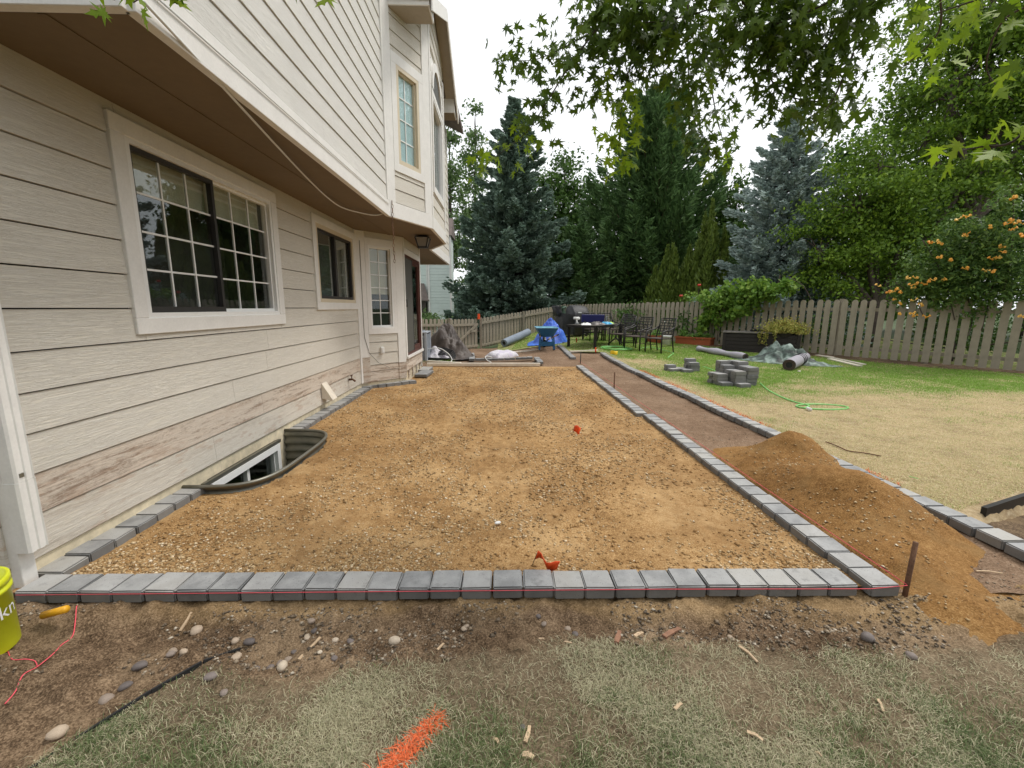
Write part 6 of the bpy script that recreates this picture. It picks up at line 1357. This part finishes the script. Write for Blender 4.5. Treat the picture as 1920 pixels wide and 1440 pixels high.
def flower_mesh(seed):
    r = random.Random(seed); mb = MB()
    for k in range(3):
        ax = Vector((r.uniform(-1, 1), r.uniform(-1, .2), r.uniform(-.1, .6))).normalized(); M = ax.to_track_quat('Z', 'Y').to_matrix().to_4x4(); M.translation = Vector((r.uniform(-.03, .03), r.uniform(-.03, .03), r.uniform(-.02, .02)))
        mb.lathe([(.006, 0), (.012, .035), (.020, .06), (.040, .075), (.018, .062)], 7, M)
    me = mb.mesh('flower', True); me.materials.append(MT['trumpet']); return me
m, t, b = nodes('trumpet_flower'); t.links.new(ramp(t, orand(t), [(0, (.88, .36, .04)), (.5, (.93, .50, .08)), (1, (.95, .62, .16))]), b.inputs['Base Color']); b.inputs['Roughness'].default_value = .5; MT['trumpet'] = m
FL = [flower_mesh(i) for i in range(4)]
for i, (fx, fy) in enumerate([(1647, 537), (1665, 548), (1684, 543), (1703, 522), (1716, 522), (1708, 535), (1714, 540), (1730, 533), (1742, 529), (1750, 525), (1769, 525), (1742, 456), (1752, 455), (1764, 457), (1780, 489), (1762, 483), (1796, 413), (1814, 406), (1808, 443), (1815, 439), (1856, 428), (1888, 420), (1897, 414), (1908, 418), (1918, 420), (1898, 372), (1906, 371), (1878, 463), (1880, 474), (1859, 485), (1873, 484), (1846, 508), (1863, 511), (1811, 504), (1675, 562), (1686, 570), (1713, 564), (1728, 572), (1685, 590), (1712, 588), (1715, 594), (1738, 594), (1914, 594), (1902, 430), (1915, 444), (1672, 548), (1690, 549), (1720, 533)]):
    o = link('flower', FL[i % 4], tv, None, at(fx, fy, fenceY(fx)-.34), (0, 0, i*1.3)); o.matrix_parent_inverse = tinv; o.scale = (.85, .85, .85)
cv = empty('climbing_vine', (7.7, 14.0, .15), 0, 'light green climbing vine draped over the fence behind the planter', 'vine'); cinv = Matrix.Translation((-7.7, -14.0, -.15))
P = pxcloud([(1345, 560, 32, 25, 26), (1390, 555, 45, 28, 40), (1435, 545, 45, 22, 34), (1335, 590, 20, 22, 14), (1375, 580, 30, 16, 18), (1470, 535, 20, 12, 8), (1318, 605, 8, 25, 8)], vr, lambda p_: fenceY(p_)-.15 if p_ > 1312 else 14.8, 30)
o = leafy('foliage', P, .13, MT['lf_vine'], cv, vr, .9, .8); o.matrix_parent_inverse = cinv
st = MB()
for pts in ([(1338, 640), (1335, 600), (1350, 565), (1400, 545)], [(1345, 640), (1352, 600), (1390, 570), (1450, 540), (1463, 515)], [(1480, 520), (1505, 535), (1520, 560)]): st.tube(smooth_path([at(a_, b_, fenceY(max(a_, 1312))-.12) for a_, b_ in pts], 5), .013, 5)
o = st.build('stem', MT['bark'], cv, True); o.matrix_parent_inverse = cinv
rb = empty('rose_bush', (6.6, 15.9, .2), 0, 'thin rose stems with small red blooms over the back fence', 'rose'); rinv = Matrix.Translation((-6.6, -15.9, -.2))
o = MB().tube([at(1306, 600, 15.8), at(1308, 560, 15.7), at(1311, 537, 15.6)], .01, 5).build('stem', MT['bark'], rb); o.matrix_parent_inverse = rinv
m, t, b = nodes('red_rose'); b.inputs['Base Color'].default_value = (.55, .03, .02, 1); MT['rose'] = m
for fx, fy in ((1311, 537), (1277, 557)):
    o = MB().lathe([(0, 0), (.05, .01), (.07, .05), (.05, .08), (0, .07)], 8).build('bloom', MT['rose'], rb, True, 0, at(fx, fy, 15.6)); o.matrix_parent_inverse = rinv
P = pxcloud([(1300, 562, 12, 8, 5), (1290, 560, 8, 6, 3)], vr, lambda p_: 15.6, 14); o = leafy('foliage', P, .10, MT['lf_vine'], rb, vr, .8, .7); o.matrix_parent_inverse = rinv
# ================================================================== overhanging maple (its trunk stands behind the viewpoint)
ml = [(0, -.06), (.06, .0), (.28, -.14), (.20, .03), (.46, .02), (.20, .14), (.36, .26), (.60, .42), (.30, .36), (.13, .30), (.15, .50), (.24, .62), (.11, .66), (0, 1.02)]
ml = ml + [(-x_, y_) for x_, y_ in reversed(ml[1:-1])]; ML = np.array(ml)*np.array([1.0, 1.0])
def maple_leaves(name, C, U, Nn, size, m, parent):
    n_ = len(C); k = len(ML); U = U/np.linalg.norm(U, axis=1, keepdims=True); S = np.cross(Nn, U); S /= np.maximum(1e-6, np.linalg.norm(S, axis=1, keepdims=True)); W = np.cross(U, S)
    o2 = C[:, None]+(S[:, None]*ML[None, :, :1]+U[:, None]*ML[None, :, 1:2]-W[:, None]*(.22*np.abs(ML[None, :, :1])**1.3+.10*ML[None, :, 1:2]**2))*size[:, None, None]
    c2 = C[:, None]+U[:, None]*.22*size[:, None, None]; V = np.concatenate([o2, c2], 1).reshape(-1, 3); i = (np.arange(n_)*(k+1))[:, None]; j = np.arange(k)[None]
    return link(name, npmesh(name, V, None, np.stack([i+j, i+(j+1) % k, i+k+0*j], -1).reshape(-1, 3)), parent, m)
mp = empty('overhanging_maple', (2.6, -1.9, -.05), 0, 'maple whose leafy branches hang into the top of the view', 'tree'); minv = Matrix.Translation((-2.6, 1.9, .05))
orr = np.random.default_rng(301); LC, LU, LN, LS = [], [], [], []; tw = MB()
YC, YU, YN, YS = [], [], [], []
def spray(pts, n_, spread, size=.070, twig=.004, bright_part=0.0):
    """leaves along a hanging twig; pts are (px, py, depth)"""
    W_ = smooth_path([at(a_, b_, d_) for a_, b_, d_ in pts], 5); o = MB().tube(W_, [twig*(1.5-1.2*i/len(W_)) for i in range(len(W_))], 5).build('twig', MT['bark'], mp, True); o.matrix_parent_inverse = minv
    W_ = np.array([tuple(p) for p in W_]); idx = orr.integers(0, len(W_), n_); n2 = n_
    P = W_[idx]+orr.standard_normal((n2, 3))*spread; dirn = orr.standard_normal((n2, 3))*np.array([.75, .75, .35])+np.array([0, 0, -.75])
    nn = orr.standard_normal((n2, 3))*np.array([1, 1, .5])+np.array([0, -.5, .35]); ss = size*(.65+.6*orr.random(n2)); yk = idx/len(W_) > 1-bright_part
    for A_, B_, v in ((LC, YC, P), (LU, YU, dirn), (LN, YN, nn), (LS, YS, ss)): A_.append(v[~yk]); B_.append(v[yk])
M1 = [([(1340, -60, 2.6), (1200, 10, 2.7), (1110, 60, 2.9), (1010, 110, 3.1), (945, 112, 3.2)], 90, .085), ([(1130, 40, 2.8), (1070, 120, 2.9), (1020, 200, 3.0), (985, 250, 3.1), (905, 312, 3.1)], 60, .07),
      ([(1220, 0, 2.8), (1185, 110, 2.9), (1165, 200, 2.9), (1160, 300, 2.9)], 80, .075), ([(1290, 0, 2.9), (1290, 120, 3.0), (1300, 220, 3.1), (1340, 300, 3.2)], 75, .08), ([(1320, 60, 2.9), (1340, 200, 3.2), (1368, 310, 3.3)], 32, .08),
      ([(1500, -60, 2.4), (1350, 10, 2.6), (1240, 40, 2.7), (1150, 40, 2.8)], 150, .12), ([(1640, -40, 2.2), (1520, 20, 2.3), (1420, 60, 2.5), (1330, 110, 2.8)], 150, .12), ([(1500, 0, 2.4), (1440, 100, 2.5), (1460, 170, 2.5), (1530, 190, 2.5), (1590, 180, 2.4)], 110, .09),
      ([(1640, 0, 2.2), (1580, 40, 2.3), (1540, 90, 2.4), (1480, 140, 2.5)], 85, .10), ([(1600, 100, 2.3), (1560, 190, 2.3), (1520, 235, 2.3)], 22, .08), ([(1130, -30, 2.8), (1130, 60, 2.9), (1090, 30, 3.0)], 45, .10), ([(1270, 60, 2.8), (1120, 130, 3.0), (1130, 150, 3.0)], 30, .09),
      ([(1380, -20, 2.4), (1420, 40, 2.5), (1480, 60, 2.5)], 60, .11), ([(1180, -40, 2.6), (1230, 60, 2.8), (1260, 140, 2.9)], 60, .09)]
for j, (pts, n_, sp) in enumerate(M1): spray(pts, int(n_*2.5), sp*.95, bright_part={1: .30, 2: .45, 4: .2}.get(j, 0))
for pts, n_, sp, sz in [([(1960, 200, 1.5), (1900, 265, 1.5), (1840, 275, 1.55), (1790, 285, 1.55)], 13, .045, .085), ([(1960, 0, 2.0), (1880, 40, 2.2), (1850, 130, 2.4), (1900, 190, 2.3)], 34, .12, .09), ([(1760, -30, 2.4), (1760, 60, 2.6), (1700, 120, 2.8), (1660, 150, 2.8)], 22, .10, .085), ([(1890, -20, 2.0), (1800, 10, 2.2), (1740, 30, 2.4)], 26, .10, .09),
                        ([(150, -60, 1.75), (185, -15, 1.75), (215, 0, 1.75)], 5, .03, .085), ([(330, -60, 1.7), (285, -20, 1.7), (250, 5, 1.7)], 6, .02, .07), ([(330, -50, 1.7), (318, -15, 1.7)], 3, .02, .07), ([(560, -60, 1.8), (600, -20, 1.8), (612, 0, 1.8)], 7, .025, .085)]: spray(pts, n_, sp, sz, bright_part=1.0 if sz == .085 or n_ > 20 else .5)
# rest of the crown over and behind the viewpoint
n_ = 900; q = np.stack([.9+1.9*orr.standard_normal(n_), -.7+1.1*orr.standard_normal(n_), 4.6+.7*orr.standard_normal(n_)], 1); q = q[(q[:, 1] < .55*(q[:, 2]-1.42)) & (q[:, 2] > 3.3) & (q[:, 0] > -1.3)]
LC.append(q); LU.append(orr.standard_normal((len(q), 3))+np.array([0, 0, -.5])); LN.append(orr.standard_normal((len(q), 3))+np.array([0, 0, .6])); LS.append(.10*(.7+.6*orr.random(len(q))))
o = maple_leaves('young_leaves', np.concatenate(YC), np.concatenate(YU), np.concatenate(YN), np.concatenate(YS), MT['lf_young'], mp); o.matrix_parent_inverse = minv
o = maple_leaves('crown', np.concatenate(LC), np.concatenate(LU), np.concatenate(LN), np.concatenate(LS), MT['lf_over'], mp); o.matrix_parent_inverse = minv
lb = MB().tube([(2.6, -1.9, -.3), (2.58, -1.85, 1.4), (2.5, -1.7, 2.6), (2.2, -1.2, 3.6), (1.7, -.3, 4.3), (1.2, .8, 4.5)], [.19, .16, .14, .10, .07, .035], 10)
for tgt in ([(1340, -60, 2.6)], [(1500, -60, 2.4)], [(1640, -40, 2.2)], [(1290, -5, 2.9)], [(330, -60, 1.7)], [(560, -60, 1.8)], [(150, -60, 1.75)]):
    p = at(*tgt[0]); s_ = Vector((1.9, -.7, 4.1)); lb.tube([s_, (s_+p)/2+Vector((0, 0, .45)), p], [.045, .022, .006], 6)
for tgt in ([(1960, 200, 1.5)], [(1960, 0, 2.0)], [(1760, -30, 2.4)]): p = at(*tgt[0]); s_ = Vector((2.45, -1.55, 2.9)); lb.tube([s_, (s_+p)/2+Vector((0, 0, .3)), p], [.03, .018, .006], 6)
o = lb.build('trunk', MT['bark'], mp, True); o.matrix_parent_inverse = minv

# unseen tree belt added behind the viewpoint to darken faces turned that way
rr_ = np.random.default_rng(401); n_ = 22000; X_ = -14+30*rr_.random(n_); Yb = -9-4*rr_.random(n_); Z_ = (6.5+3.5*fbm(X_, X_*0, .3, 3, 17)*2)*rr_.random(n_)**.8
tag(leafy('rear_trees', np.stack([X_, Yb, Z_], 1), .45, MT['lf_dark'], None, rr_, .8, .6), 'belt of dark garden trees behind the viewpoint', 'trees', kind='stuff')
